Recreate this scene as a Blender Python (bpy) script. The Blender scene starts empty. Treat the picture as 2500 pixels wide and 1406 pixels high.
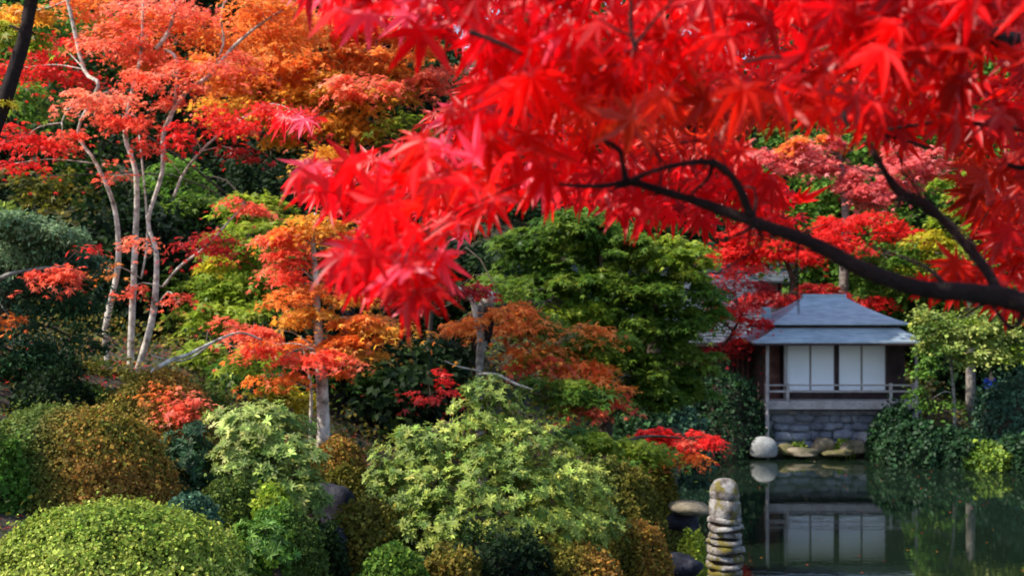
import bpy, math, random
import numpy as np
from mathutils import Vector, Matrix

random.seed(7)
RNG = np.random.default_rng(11)
SC = bpy.context.scene
COL = SC.collection

# ------------------------------------------------------------------ camera, world, sun, exposure
F = 2720.0          # focal length in photo pixels (photo is 2500 wide)
EYE = 4.9           # metres above the water of the pond
HZ = 780.0          # photo row of the horizon
cam_d = bpy.data.cameras.new('camera')
cam = bpy.data.objects.new('camera', cam_d); COL.objects.link(cam)
cam.location = (0, 0, EYE); cam.rotation_euler = (math.radians(90), 0, 0)
cam_d.sensor_width = 36.0
cam_d.lens = 36.0 * F / 2500.0
cam_d.shift_y = (HZ - 703.0) / 2500.0
cam_d.clip_start = 0.05; cam_d.clip_end = 3000
cam_d.dof.use_dof = True
cam_d.dof.focus_distance = 4.2
cam_d.dof.aperture_fstop = 5.6
SC.camera = cam

SUN_EL, SUN_AZ = 46.0, -104.0        # azimuth from the view direction (+Y), negative = left
w = bpy.data.worlds.new('World'); SC.world = w; w.use_nodes = True
nt = w.node_tree
bg = nt.nodes['Background']
sky = nt.nodes.new('ShaderNodeTexSky'); sky.sky_type = 'NISHITA'; sky.sun_disc = False
sky.sun_elevation = math.radians(SUN_EL); sky.sun_rotation = math.radians(SUN_AZ % 360)
nt.links.new(sky.outputs[0], bg.inputs[0]); bg.inputs[1].default_value = 0.15
sl = bpy.data.lights.new('sun', 'SUN'); sl.energy = 3.5; sl.angle = math.radians(0.5); sl.color = (1.0, 0.94, 0.84)
sun = bpy.data.objects.new('sun', sl); COL.objects.link(sun)
az, el = math.radians(SUN_AZ), math.radians(SUN_EL)
SD = Vector((math.sin(az) * math.cos(el), math.cos(az) * math.cos(el), math.sin(el)))
sun.rotation_euler = SD.to_track_quat('Z', 'Y').to_euler(); sun.location = (-20, 0, 30)
SC.view_settings.view_transform = 'Standard'; SC.view_settings.look = 'None'
SC.view_settings.exposure = 1.18; SC.view_settings.gamma = 1.0
SC.view_settings.use_curve_mapping = False
SC.render.engine = 'CYCLES'
SC.cycles.max_bounces = 7; SC.cycles.diffuse_bounces = 3; SC.cycles.transmission_bounces = 4
SC.cycles.glossy_bounces = 3; SC.cycles.transparent_max_bounces = 4
SC.cycles.sample_clamp_indirect = 4.0

# ------------------------------------------------------------------ helpers
def P(px, py, d):
    return np.array([(px - 1250.0) / F * d, d, EYE - (py - HZ) / F * d])

def tag(o, label=None, cat=None, group=None, kind=None):
    if label: o['label'] = label
    if cat: o['category'] = cat
    if group: o['group'] = group
    if kind: o['kind'] = kind
    return o

def empty(name, loc, label, cat, group=None):
    o = bpy.data.objects.new(name, None); COL.objects.link(o)
    o.location = tuple(loc); o.empty_display_size = 0.2
    return tag(o, label, cat, group)

def link(name, me, mat, parent=None, smooth=False):
    me.materials.clear()
    if mat is not None: me.materials.append(mat)
    if smooth and len(me.polygons):
        me.polygons.foreach_set('use_smooth', np.ones(len(me.polygons), dtype=bool))
    o = bpy.data.objects.new(name, me); COL.objects.link(o)
    if parent is not None:
        o.parent = parent
        pl, q = Vector((0, 0, 0)), parent
        while q is not None:
            pl += Vector(q.location); q = q.parent
        o.location = -pl
    return o

def mesh_np(name, V, T, tint=None):
    """triangle mesh from numpy arrays, optional per-vertex colour 'tint'"""
    me = bpy.data.meshes.new(name)
    V = np.ascontiguousarray(V, dtype=np.float32); T = np.ascontiguousarray(T, dtype=np.int32)
    me.vertices.add(len(V)); me.vertices.foreach_set('co', V.ravel())
    k = T.shape[1]
    me.loops.add(T.size); me.loops.foreach_set('vertex_index', T.ravel())
    me.polygons.add(len(T)); me.polygons.foreach_set('loop_start', np.arange(0, T.size, k, dtype=np.int32))
    if tint is not None:
        a = me.attributes.new('tint', 'FLOAT_COLOR', 'POINT')
        c = np.ones((len(V), 4), dtype=np.float32); c[:, :3] = tint
        a.data.foreach_set('color', c.ravel())
    me.update(calc_edges=True)
    return me

class MB:
    """collects quads / n-gons into one mesh"""
    def __init__(s): s.v = []; s.f = []
    def box(s, c, d, rz=0.0, jit=0.0, taper=1.0):
        n = len(s.v); cs, sn = math.cos(rz), math.sin(rz)
        for z in (-.5, .5):
            for x, y in ((-.5, -.5), (.5, -.5), (.5, .5), (-.5, .5)):
                t = taper if z > 0 else 1.0
                X, Y, Z = x * d[0] * t, y * d[1] * t, z * d[2]
                if jit: X += random.uniform(-jit, jit); Y += random.uniform(-jit, jit); Z += random.uniform(-jit, jit)
                s.v.append((c[0] + X * cs - Y * sn, c[1] + X * sn + Y * cs, c[2] + Z))
        for q in ((0, 3, 2, 1), (4, 5, 6, 7), (0, 1, 5, 4), (1, 2, 6, 5), (2, 3, 7, 6), (3, 0, 4, 7)):
            s.f.append(tuple(n + i for i in q))
        return s
    def poly(s, pts, faces):
        n = len(s.v); s.v += [tuple(p) for p in pts]; s.f += [tuple(n + i for i in f) for f in faces]; return s
    def tube(s, pts, rad, sides=8, smooth=3, wob=0.0):
        pts = [np.array(p, dtype=float) for p in pts]
        if smooth > 1 and len(pts) > 2:
            pp, rr = [], []
            for i in range(len(pts) - 1):
                p0 = pts[max(i - 1, 0)]; p1 = pts[i]; p2 = pts[i + 1]; p3 = pts[min(i + 2, len(pts) - 1)]
                for k in range(smooth):
                    t = k / smooth
                    pp.append(0.5 * ((2 * p1) + (-p0 + p2) * t + (2 * p0 - 5 * p1 + 4 * p2 - p3) * t * t + (-p0 + 3 * p1 - 3 * p2 + p3) * t ** 3))
                    rr.append(rad[i] * (1 - t) + rad[i + 1] * t)
            pp.append(pts[-1]); rr.append(rad[-1]); pts, rad = pp, rr
        n0 = len(s.v); up = np.array([0.31, 0.17, 0.93]); L = len(pts)
        for i, p in enumerate(pts):
            t = pts[min(i + 1, L - 1)] - pts[max(i - 1, 0)]; t = t / (np.linalg.norm(t) + 1e-9)
            a = np.cross(t, up)
            if np.linalg.norm(a) < .2: a = np.cross(t, np.array([1., 0, 0]))
            a /= np.linalg.norm(a); b = np.cross(t, a)
            r = rad[i]
            for k in range(sides):
                th = 2 * math.pi * k / sides
                q = r * (1 + (random.uniform(-wob, wob) if wob else 0))
                s.v.append(tuple(p + a * math.cos(th) * q + b * math.sin(th) * q))
        for i in range(L - 1):
            for k in range(sides):
                k2 = (k + 1) % sides
                s.f.append((n0 + i * sides + k, n0 + i * sides + k2, n0 + (i + 1) * sides + k2, n0 + (i + 1) * sides + k))
        s.f.append(tuple(n0 + k for k in range(sides))[::-1]); s.f.append(tuple(n0 + (L - 1) * sides + k for k in range(sides)))
        return s
    def mesh(s, name):
        me = bpy.data.meshes.new(name); me.from_pydata(s.v, [], s.f); me.update(); return me
    def build(s, name, mat, parent=None, smooth=False):
        return link(name, s.mesh(name), mat, parent, smooth)

def noise3(p, seed=0.0, sc=1.0):
    """cheap smooth pseudo noise, p (N,3) -> (N,) about -1..1"""
    x, y, z = p[:, 0] * sc + seed, p[:, 1] * sc + seed * 1.7, p[:, 2] * sc - seed * .6
    return (np.sin(x * 1.7 + 1.3 * np.sin(y * 1.1 + z)) + np.sin(y * 2.3 + 1.1 * np.sin(z * 1.9 + x * .7)) + np.sin(z * 2.1 + 1.7 * np.sin(x * 1.3 - y))) / 3

# ------------------------------------------------------------------ materials
def newmat(name):
    m = bpy.data.materials.new(name); m.use_nodes = True
    t = m.node_tree; return m, t, t.nodes['Principled BSDF']

def nz(t, scale, detail=4, rough=.6, vec=None):
    n = t.nodes.new('ShaderNodeTexNoise'); n.inputs['Scale'].default_value = scale
    n.inputs['Detail'].default_value = detail; n.inputs['Roughness'].default_value = rough
    if vec is not None: t.links.new(vec, n.inputs['Vector'])
    return n

def ramp(t, fac, stops):
    r = t.nodes.new('ShaderNodeValToRGB'); e = r.color_ramp.elements
    while len(e) < len(stops): e.new(.5)
    for i, (p, c) in enumerate(stops):
        e[i].position = p; e[i].color = (*c, 1)
    t.links.new(fac, r.inputs[0]); return r

def leaf_material(name, trans=0.45, rough=0.55, spec=0.3, tcol=1.3, objcol=False, sat=1.0):
    m, t, b = newmat(name)
    if objcol:
        src = t.nodes.new('ShaderNodeObjectInfo').outputs['Color']
    else:
        a = t.nodes.new('ShaderNodeAttribute'); a.attribute_name = 'tint'; src = a.outputs['Color']
    g = t.nodes.new('ShaderNodeNewGeometry')
    n = nz(t, 60.0 if name.startswith('red_maple') else 9.0, 3, .6, g.outputs['Position'])
    mr = t.nodes.new('ShaderNodeMapRange'); t.links.new(n.outputs[0], mr.inputs[0])
    mr.inputs[3].default_value = .75; mr.inputs[4].default_value = 1.2
    v = t.nodes.new('ShaderNodeVectorMath'); v.operation = 'SCALE'
    t.links.new(src, v.inputs[0]); t.links.new(mr.outputs[0], v.inputs['Scale'])
    t.links.new(v.outputs[0], b.inputs['Base Color'])
    b.inputs['Roughness'].default_value = rough
    b.inputs['Specular IOR Level'].default_value = spec
    tr = t.nodes.new('ShaderNodeBsdfTranslucent')
    v2 = t.nodes.new('ShaderNodeVectorMath'); v2.operation = 'SCALE'; v2.inputs['Scale'].default_value = tcol
    t.links.new(v.outputs[0], v2.inputs[0]); t.links.new(v2.outputs[0], tr.inputs[0])
    mx = t.nodes.new('ShaderNodeMixShader'); mx.inputs[0].default_value = trans
    t.links.new(b.outputs[0], mx.inputs[1]); t.links.new(tr.outputs[0], mx.inputs[2])
    t.links.new(mx.outputs[0], t.nodes['Material Output'].inputs[0])
    return m

def rocky(name, stops, scale=3.0, bump=.4, rough=.85, scale2=14):
    m, t, b = newmat(name)
    tc = t.nodes.new('ShaderNodeTexCoord')
    g = t.nodes.new('ShaderNodeNewGeometry')
    n = nz(t, scale, 6, .65, g.outputs['Position'])
    r = ramp(t, n.outputs[0], stops)
    n2 = nz(t, scale2, 5, .7, g.outputs['Position'])
    mx = t.nodes.new('ShaderNodeMixRGB'); mx.blend_type = 'OVERLAY'; mx.inputs[0].default_value = .55
    t.links.new(r.outputs[0], mx.inputs[1]); t.links.new(n2.outputs[0], mx.inputs[2])
    t.links.new(mx.outputs[0], b.inputs['Base Color'])
    bp = t.nodes.new('ShaderNodeBump'); bp.inputs['Strength'].default_value = bump; bp.inputs['Distance'].default_value = .03
    t.links.new(n2.outputs[0], bp.inputs['Height']); t.links.new(bp.outputs[0], b.inputs['Normal'])
    b.inputs['Roughness'].default_value = rough; b.inputs['Specular IOR Level'].default_value = .25
    return m

M = {}
M['leaf'] = leaf_material('maple_leaf', .5, .5, .3, 1.35)
M['glossy'] = leaf_material('evergreen_leaf', .28, .55, .25, 1.4)
M['dull'] = leaf_material('azalea_leaf', .3, .7, .15, 1.3)
M['front'] = leaf_material('red_maple_leaf', .52, .42, .35, 1.5, objcol=True)
M['front_mass'] = leaf_material('red_maple_leaf_mass', .52, .42, .35, 1.5)
M['bark_pale'] = rocky('pale_bark', [(.32, (.10, .08, .05)), (.45, (.34, .29, .23)), (.58, (.58, .52, .44)), (.68, (.16, .17, .05))], 6, .8)
M['bark_grey'] = rocky('grey_bark', [(.3, (.04, .035, .03)), (.5, (.16, .14, .12)), (.7, (.30, .27, .23))], 7, .7)
M['bark_dark'] = rocky('dark_bark', [(.3, (.006, .003, .003)), (.55, (.018, .009, .008)), (.75, (.05, .024, .02))], 18, .8, .9, 60)
M['bark_brown'] = rocky('brown_bark', [(.3, (.02, .014, .01)), (.6, (.07, .045, .03)), (.75, (.12, .09, .05))], 5, .7)
M['twigs'] = rocky('twig_mass', [(.3, (.012, .01, .006)), (.7, (.04, .03, .015))], 9, .8)
M['stone'] = rocky('grey_stone', [(.3, (.10, .10, .105)), (.5, (.22, .22, .23)), (.68, (.36, .35, .34))], 1.6, .6)
M['stone_pale'] = rocky('pale_stone', [(.3, (.14, .14, .13)), (.6, (.27, .27, .26)), (.75, (.36, .36, .34))], 2.2, .5)
M['rock_dark'] = rocky('dark_wet_rock', [(.35, (.008, .008, .012)), (.55, (.022, .022, .032)), (.72, (.08, .075, .075))], 4, .8)
M['stone_tan'] = rocky('mossy_tan_stone', [(.3, (.04, .045, .02)), (.45, (.12, .1, .06)), (.62, (.24, .19, .13)), (.75, (.08, .11, .03))], 1.8, .6)
M['stone_moss'] = rocky('mossy_stone', [(.3, (.05, .06, .02)), (.5, (.12, .1, .04)), (.7, (.22, .17, .1))], 3.0, .6)
M['wall_stone'] = rocky('wall_stone', [(.3, (.09, .09, .11)), (.55, (.24, .24, .28)), (.72, (.46, .43, .39))], 1.1, .6)
M['wood'] = rocky('weathered_wood', [(.3, (.22, .19, .185)), (.6, (.36, .32, .31)), (.8, (.45, .41, .4))], 2.5, .3)
M['wood_dark'] = rocky('dark_wood', [(.3, (.02, .012, .012)), (.6, (.055, .032, .032)), (.8, (.08, .05, .045))], 3, .3)
M['wood_red'] = rocky('reddish_wood', [(.3, (.08, .03, .025)), (.6, (.17, .075, .06)), (.8, (.22, .11, .09))], 3, .3)
M['plaster'] = rocky('grey_plaster', [(.3, (.25, .22, .2)), (.7, (.36, .32, .3))], 1.5, .1)

def roof_material():
    m, t, b = newmat('blue_grey_roof')
    g = t.nodes.new('ShaderNodeNewGeometry')
    mp = t.nodes.new('ShaderNodeMapping'); mp.inputs['Scale'].default_value = (1.2, 1.2, 6)
    t.links.new(g.outputs['Position'], mp.inputs[0])
    n = nz(t, 1.6, 6, .65, mp.outputs[0])
    r = ramp(t, n.outputs[0], [(.3, (.17, .215, .26)), (.55, (.27, .325, .38)), (.75, (.38, .43, .47))])
    t.links.new(r.outputs[0], b.inputs['Base Color']); b.inputs['Roughness'].default_value = .5
    b.inputs['Specular IOR Level'].default_value = .5
    return m
M['roof'] = roof_material()
M['house_roof'] = rocky('slate_roof', [(.3, (.045, .055, .072)), (.55, (.075, .09, .115)), (.75, (.12, .135, .16))], 1.2, .3)
m, t, b = newmat('shoji_paper'); g = t.nodes.new('ShaderNodeNewGeometry')
n = nz(t, .9, 3, .5, g.outputs['Position']); r = ramp(t, n.outputs[0], [(.3, (.86, .86, .91)), (.7, (.93, .92, .97))])
t.links.new(r.outputs[0], b.inputs['Base Color']); b.inputs['Roughness'].default_value = .8; M['paper'] = m

def water_material():
    m, t, b = newmat('pond_water')
    b.inputs['Base Color'].default_value = (.007, .014, .008, 1); b.inputs['Roughness'].default_value = .025
    b.inputs['IOR'].default_value = 1.6; b.inputs['Specular IOR Level'].default_value = .9
    g = t.nodes.new('ShaderNodeNewGeometry'); mp = t.nodes.new('ShaderNodeMapping')
    mp.inputs['Scale'].default_value = (1.0, 2.2, 1); t.links.new(g.outputs['Position'], mp.inputs[0])
    n = nz(t, 2.2, 2, .5, mp.outputs[0]); bp = t.nodes.new('ShaderNodeBump')
    bp.inputs['Strength'].default_value = .035; bp.inputs['Distance'].default_value = .03
    t.links.new(n.outputs[0], bp.inputs['Height']); t.links.new(bp.outputs[0], b.inputs['Normal'])
    return m
M['water'] = water_material()

def ground_material():
    m, t, b = newmat('mossy_ground')
    g = t.nodes.new('ShaderNodeNewGeometry')
    n = nz(t, .8, 8, .7, g.outputs['Position'])
    r = ramp(t, n.outputs[0], [(.3, (.018, .013, .008)), (.48, (.035, .028, .014)), (.58, (.04, .055, .014)), (.75, (.07, .045, .02))])
    n2 = nz(t, 30, 4, .7, g.outputs['Position'])
    r2 = ramp(t, n2.outputs[0], [(.58, (0, 0, 0)), (.64, (1, 1, 1))])
    mx = t.nodes.new('ShaderNodeMixRGB'); t.links.new(r2.outputs[0], mx.inputs[0]); t.links.new(r.outputs[0], mx.inputs[1])
    mx.inputs[2].default_value = (.16, .05, .02, 1)
    t.links.new(mx.outputs[0], b.inputs['Base Color']); b.inputs['Roughness'].default_value = .95
    bp = t.nodes.new('ShaderNodeBump'); bp.inputs['Strength'].default_value = .8; bp.inputs['Distance'].default_value = .06
    t.links.new(n2.outputs[0], bp.inputs['Height']); t.links.new(bp.outputs[0], b.inputs['Normal'])
    return m
M['ground'] = ground_material()

def pagoda_material():
    m, t, b = newmat('lichen_stone')
    g = t.nodes.new('ShaderNodeNewGeometry')
    n = nz(t, 6, 5, .65, g.outputs['Position'])
    r = ramp(t, n.outputs[0], [(.32, (.04, .03, .025)), (.44, (.16, .13, .11)), (.56, (.34, .31, .28)), (.72, (.5, .48, .45))])
    n2 = nz(t, 4.3, 4, .6, g.outputs['Position']); mk = ramp(t, n2.outputs[0], [(.5, (0, 0, 0)), (.6, (1, 1, 1))])
    mx = t.nodes.new('ShaderNodeMixRGB'); t.links.new(mk.outputs[0], mx.inputs[0]); t.links.new(r.outputs[0], mx.inputs[1])
    mx.inputs[2].default_value = (.16, .125, .012, 1)
    t.links.new(mx.outputs[0], b.inputs['Base Color']); b.inputs['Roughness'].default_value = .9
    n3 = nz(t, 40, 4, .7, g.outputs['Position'])
    bp = t.nodes.new('ShaderNodeBump'); bp.inputs['Strength'].default_value = 1; bp.inputs['Distance'].default_value = .04
    t.links.new(n3.outputs[0], bp.inputs['Height']); t.links.new(bp.outputs[0], b.inputs['Normal'])
    return m
M['pagoda'] = pagoda_material()
def plain(name, c, rough=.8):
    m, t, b = newmat(name); b.inputs['Base Color'].default_value = (*c, 1); b.inputs['Roughness'].default_value = rough; return m

# ------------------------------------------------------------------ terrain
def shore_x(y):
    return np.interp(y, [0, 13, 15, 17, 20, 24, 30, 37, 41, 60], [2.6, 2.9, 3.55, 3.7, 2.9, 3.4, 4.3, 5.6, 8.5, 8.5])
def back_y(x):
    return np.interp(x, [0, 8, 9, 14.6, 16, 20, 30], [40.5, 41.2, 40.3, 40.2, 39.0, 38.3, 37])
def H(x, y):
    x = np.asarray(x, float); y = np.asarray(y, float)
    xs = shore_x(y); yb = back_y(x)
    d = np.minimum(np.minimum(x - xs, y - 12.5), np.minimum(yb - y, 30 - x))
    v = .42 * np.maximum(0, xs - x); left = np.where(v < 4, v, 4 + (v - 4) * .3)
    left = np.minimum(left, 9)
    near = np.clip((12.5 - y) * .5, 0, 3.2)
    b = np.maximum(0, y - yb)
    back = np.minimum(b, 1) * .35 + np.clip(b - 5, 0, 14) * .28 + np.clip(b - 19, 0, 60) * .42
    right = np.clip(x - 30, 0, 30) * .3
    out = .12 + np.maximum(np.maximum(left, near), right) + back
    out = np.minimum(out, 34)
    inside = -np.minimum(1.0, d * .8 + .05)
    o = np.where(d > 0, inside, np.minimum(out, .12 + (-d) * .9))
    return o + .05 * np.sin(x * 1.3 + y * .4) * np.sin(y * .9 - x * .3) * (d < -.5)

def h1(x, y): return float(H(x, y))

gx = np.concatenate([np.linspace(-900, -70, 12), np.linspace(-60, -16, 24), np.linspace(-15, 25, 150), np.linspace(26, 70, 24), np.linspace(80, 900, 12)])
gy = np.concatenate([np.linspace(-900, -30, 10), np.linspace(-25, 3, 20), np.linspace(4, 50, 160), np.linspace(51, 120, 50), np.linspace(130, 1200, 12)])
X, Y = np.meshgrid(gx, gy); Z = H(X, Y)
V = np.stack([X.ravel(), Y.ravel(), Z.ravel()], 1)
nx, ny = len(gx), len(gy)
i, j = np.meshgrid(np.arange(nx - 1), np.arange(ny - 1)); a = (j * nx + i).ravel()
Q = np.stack([a, a + 1, a + nx + 1, a + nx], 1)
tag(link('ground', mesh_np('ground', V, Q), M['ground'], smooth=True), kind='structure')
wv = np.array([[1.5, 10, 0], [36, 10, 0], [36, 44, 0], [1.5, 44, 0]], float)
tag(link('pond_water', mesh_np('pond_water', wv, np.array([[0, 1, 2, 3]])), M['water']), kind='structure')

# ------------------------------------------------------------------ leaf templates and placement
def star(n=5, spread=118, inner=.33, droop=.25, lens=None, wide=None):
    """palmate leaf: ring of tips and notches round a centre"""
    V = [(0, 0, 0)]; ang = np.linspace(-spread, spread, n); T = []
    lens = lens if lens is not None else 1 - .45 * (np.abs(ang) / spread) ** 1.6
    ring = []
    V.append((-.12, 0, 0)); ring.append(1)
    for k in range(n):
        a = math.radians(ang[k])
        if wide is not None:
            for sgn in (-1,):
                aa = a + sgn * wide; rr = lens[k] * .5
                V.append((math.cos(aa) * rr, math.sin(aa) * rr, -droop * rr * rr + .03)); ring.append(len(V) - 1)
        V.append((math.cos(a) * lens[k], math.sin(a) * lens[k], -droop * lens[k] ** 2)); ring.append(len(V) - 1)
        if wide is not None:
            aa = a + wide; rr = lens[k] * .5
            V.append((math.cos(aa) * rr, math.sin(aa) * rr, -droop * rr * rr + .03)); ring.append(len(V) - 1)
        if k < n - 1:
            am = math.radians((ang[k] + ang[k + 1]) / 2); rr = inner * (lens[k] + lens[k + 1]) / 2
            V.append((math.cos(am) * rr, math.sin(am) * rr, .02)); ring.append(len(V) - 1)
    for k in range(len(ring)):
        T.append((0, ring[k], ring[(k + 1) % len(ring)]))
    return np.array(V, float), np.array(T)

T_STAR = star(5, 115, .34, .3)
T_STAR3 = (np.array([(-.1, 0, 0), (.25, -.18, 0), (1, 0, -.25), (.25, .18, 0), (.1, -.9, -.2), (.1, .9, -.2)], float),
           np.array([(0, 1, 2), (0, 2, 3), (0, 4, 1), (0, 3, 5)]))
T_OVAL = (np.array([(0, 0, 0), (.5, -.22, .05), (1, 0, -.1), (.5, .22, .05)], float), np.array([(0, 1, 2), (0, 2, 3)]))
T_WIDE = (np.array([(0, 0, 0), (.5, -.38, .07), (1, 0, -.1), (.5, .38, .07)], float), np.array([(0, 1, 2), (0, 2, 3)]))
T_LONG = (np.array([(0, 0, 0), (.3, -.15, .03), (.75, -.13, 0), (1, 0, -.12), (.75, .13, 0), (.3, .15, .03), (.5, 0, -.03)], float),
          np.array([(0, 1, 6), (1, 2, 6), (2, 3, 6), (3, 4, 6), (4, 5, 6), (5, 0, 6)]))

def unit(v): return v / (np.linalg.norm(v, axis=1, keepdims=True) + 1e-9)

def frames(normal, head):
    z = unit(normal); x = unit(head - z * np.sum(head * z, 1, keepdims=True)); y = np.cross(z, x)
    return x, y, z

def scatter(tpl, pos, normal, head, size, tint):
    tv, tt = tpl; x, y, z = frames(normal, head); N = len(pos); k = len(tv)
    V = pos[:, None, :] + size[:, None, None] * (tv[None, :, 0, None] * x[:, None] + tv[None, :, 1, None] * y[:, None] + tv[None, :, 2, None] * z[:, None])
    T = (np.arange(N)[:, None, None] * k + tt[None]).reshape(-1, 3)
    C = np.repeat(tint, k, axis=0)
    return V.reshape(-1, 3), T, C

def join(parts):
    V, T, C, n = [], [], [], 0
    for v, t, c in parts:
        V.append(v); T.append(t + n); C.append(c); n += len(v)
    return np.concatenate(V), np.concatenate(T), np.concatenate(C)

def tints(N, palette, pos=None, seed=0., var=.18, clump=.8):
    """pick leaf colours from a palette; neighbours tend to share a colour"""
    pal = np.array(palette, float); k = len(pal)
    u = RNG.random(N)
    if pos is not None:
        u = (1 - clump) * u + clump * (noise3(pos, seed, 1.6) * .9 * .5 + .5) + RNG.normal(0, .08, N)
    u = np.clip(u, 0, .999) * (k - 1); i = u.astype(int); f = (u - i)[:, None]
    c = pal[i] * (1 - f) + pal[np.minimum(i + 1, k - 1)] * f
    return np.clip(c * np.exp(RNG.normal(0, var, (N, 1))) * np.exp(RNG.normal(0, .05, (N, 3))), 0, .95)

def cloud(c, r, n, sub=None, flat=.35, shell=.55, rs=None):
    """n points in sub-clumps spread through an ellipsoid (centre c, radii r). Returns points and outward directions."""
    c = np.array(c, float); r = np.array(r, float)
    sub = sub or max(4, n // 90)
    d = unit(RNG.normal(size=(sub, 3))); rad = shell + (1 - shell) * RNG.random((sub, 1)) ** .6
    rad = np.where(RNG.random((sub, 1)) < .25, rad * RNG.random((sub, 1)), rad)
    sc = c + d * rad * r
    rs = rs or float(np.mean(r)) * 1.5 / math.sqrt(sub) + .04
    rs = rs * (1.3 if flat < .35 else 1.0)
    i = RNG.integers(0, sub, n)
    szs = RNG.uniform(.6, 1.35, sub)[i][:, None]
    off = RNG.normal(size=(n, 3)) * .5 * rs * szs * np.array([1, 1, flat])
    # sprays sag outward
    p = sc[i] + off; p[:, 2] -= .35 * np.sum(off[:, :2] ** 2, 1) / max(rs, .05)
    return p, unit((p - c) / r), sc

def px_blob(px, py, d, rx, ry, rd=None):
    c = P(px, py, d); k = d / F
    return c, np.array([rx * k, rd if rd else (rx + ry) * .5 * k, ry * k])

G = dict(
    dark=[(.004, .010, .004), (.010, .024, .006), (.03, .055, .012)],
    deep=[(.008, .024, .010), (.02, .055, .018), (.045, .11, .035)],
    green=[(.03, .08, .012), (.08, .17, .02), (.19, .29, .035)],
    lime=[(.09, .17, .015), (.24, .32, .025), (.46, .47, .07)],
    olive=[(.035, .085, .012), (.11, .19, .02), (.27, .31, .04)],
    yellow=[(.2, .22, .015), (.42, .36, .02), (.55, .42, .04)],
    gold=[(.5, .17, .015), (.7, .3, .03), (.8, .46, .08)],
    orange=[(.68, .1, .02), (.8, .22, .035), (.85, .36, .1)],
    coral=[(.74, .05, .03), (.84, .15, .075), (.88, .32, .19)],
    red=[(.5, .012, .012), (.72, .025, .02), (.8, .07, .05)],
    wine=[(.22, .012, .012), (.4, .02, .02), (.6, .04, .03)],
    pink=[(.62, .06, .06), (.78, .17, .16), (.85, .3, .27)],
    rhodo=[(.04, .085, .012), (.13, .19, .03), (.32, .37, .06), (.6, .57, .12)],
    rhodo2=[(.04, .09, .015), (.14, .2, .035), (.36, .41, .09), (.62, .62, .24)],
    azgreen=[(.05, .11, .012), (.16, .23, .025), (.36, .4, .06), (.52, .54, .14)],
    azrust=[(.07, .1, .015), (.22, .19, .025), (.36, .17, .03), (.2, .09, .02), (.42, .36, .06)],
    azmoss=[(.05, .06, .01), (.13, .12, .015), (.26, .17, .03)],
    azolive=[(.035, .07, .012), (.08, .12, .02), (.16, .18, .03)],
    palegrey=[(.05, .1, .05), (.14, .22, .1), (.3, .38, .2)],
    blue=[(.02, .06, .035), (.05, .11, .06), (.09, .16, .09)],
)

def crown(blobs, palette_default, tpl=T_STAR, up=1.0, out=.5, rnd=.7, flat=.3, size=.075, name='crown', mat='leaf', parent=None, seed=1.0):
    """blobs: (centre, radii, n, palette) -> ONE mesh of leaves"""
    parts, centres = [], []
    for q, (c, r, n, pal) in enumerate(blobs):
        p, o, sc = cloud(c, r, n, flat=flat)
        N = len(p); nrm = np.array([0, 0, up]) + o * out + RNG.normal(size=(N, 3)) * rnd
        head = o + RNG.normal(size=(N, 3)) * .8 + np.array([0, 0, -.3])
        s = size * np.exp(RNG.normal(0, .22, N))
        parts.append(scatter(tpl, p, nrm, head, s, tints(N, G[pal or palette_default], p, seed + q)))
        centres.append((np.array(c), sc))
    V, T, C = join(parts)
    o = link(name, mesh_np(name, V, T, C), M[mat], parent)
    return o, centres

def limbs(mb, origin_pts, centres, r0=.03, per=5):
    """thin branches from the nearest given stem point into each clump"""
    op = np.array(origin_pts)
    for c, sc in centres:
        k = np.argmin(np.linalg.norm(op - c, axis=1) + np.maximum(0, op[:, 2] - c[2]) * 1.5)
        o = op[k]; L = np.linalg.norm(c - o)
        mid = (o + c) / 2 + np.array([0, 0, .12 * L]) + RNG.normal(size=3) * .06 * L
        mb.tube([o, mid, c], [r0, r0 * .7, r0 * .4], 5, 3)
        for s in sc[RNG.permutation(len(sc))[:per]]:
            m2 = (c + s) / 2 + RNG.normal(size=3) * .05 * np.linalg.norm(s - c)
            mb.tube([c, m2, s], [r0 * .35, r0 * .25, r0 * .1], 3, 2)

# ------------------------------------------------------------------ far wood
def tree(name, label, cat, px, py, d, rx, ry, pal, n, tpl=T_WIDE, size=.2, bark='bark_brown', nb=7, flat=.4, mat='dull', rd=None, group=None, trunk_r=.16, extra=None, up=1.0, bx=None, rnd=.8):
    trunk_r *= .6
    c, r = px_blob(px, py, d, rx, ry, rd)
    gz = h1(c[0], c[1])
    root = empty(name, (c[0], c[1], gz), label, cat, group)
    blobs = []
    for k in range(nb):
        dv = unit(RNG.normal(size=(1, 3)))[0] * RNG.uniform(.35, .75)
        bc = c + dv * r; br = r * RNG.uniform(.38, .6)
        br[2] *= .75
        blobs.append((bc, br, n // nb, pal))
    if extra:
        for (ex, ey, ed, erx, ery, en, ep) in extra:
            ec, er = px_blob(ex, ey, ed, erx, ery); blobs.append((ec, er, en, ep))
    o, cs = crown(blobs, pal, tpl, up=up, out=.6, rnd=rnd, flat=flat, size=size, mat=mat, parent=root, seed=px * .01)
    mb = MB(); bxx = c[0] if bx is None else (bx - 1250) / F * d
    base = np.array([bxx, c[1], gz - .2]); top = c + np.array([0, 0, r[2] * .5])
    pts = [base + (top - base) * t + np.array([math.sin(t * 5 + px) * .12, 0, 0]) for t in (0, .25, .5, .75, 1)]
    mb.tube(pts, [trunk_r * 1.25, trunk_r, trunk_r * .85, trunk_r * .6, trunk_r * .25], 8, 3, .05)
    tr = mb.build('trunk', M[bark], root, True)
    lb = MB(); limbs(lb, pts, cs, trunk_r * .35, 4); tag(lb.build('branch_mass', M[bark], root, True), kind='stuff')
    return root

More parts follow.
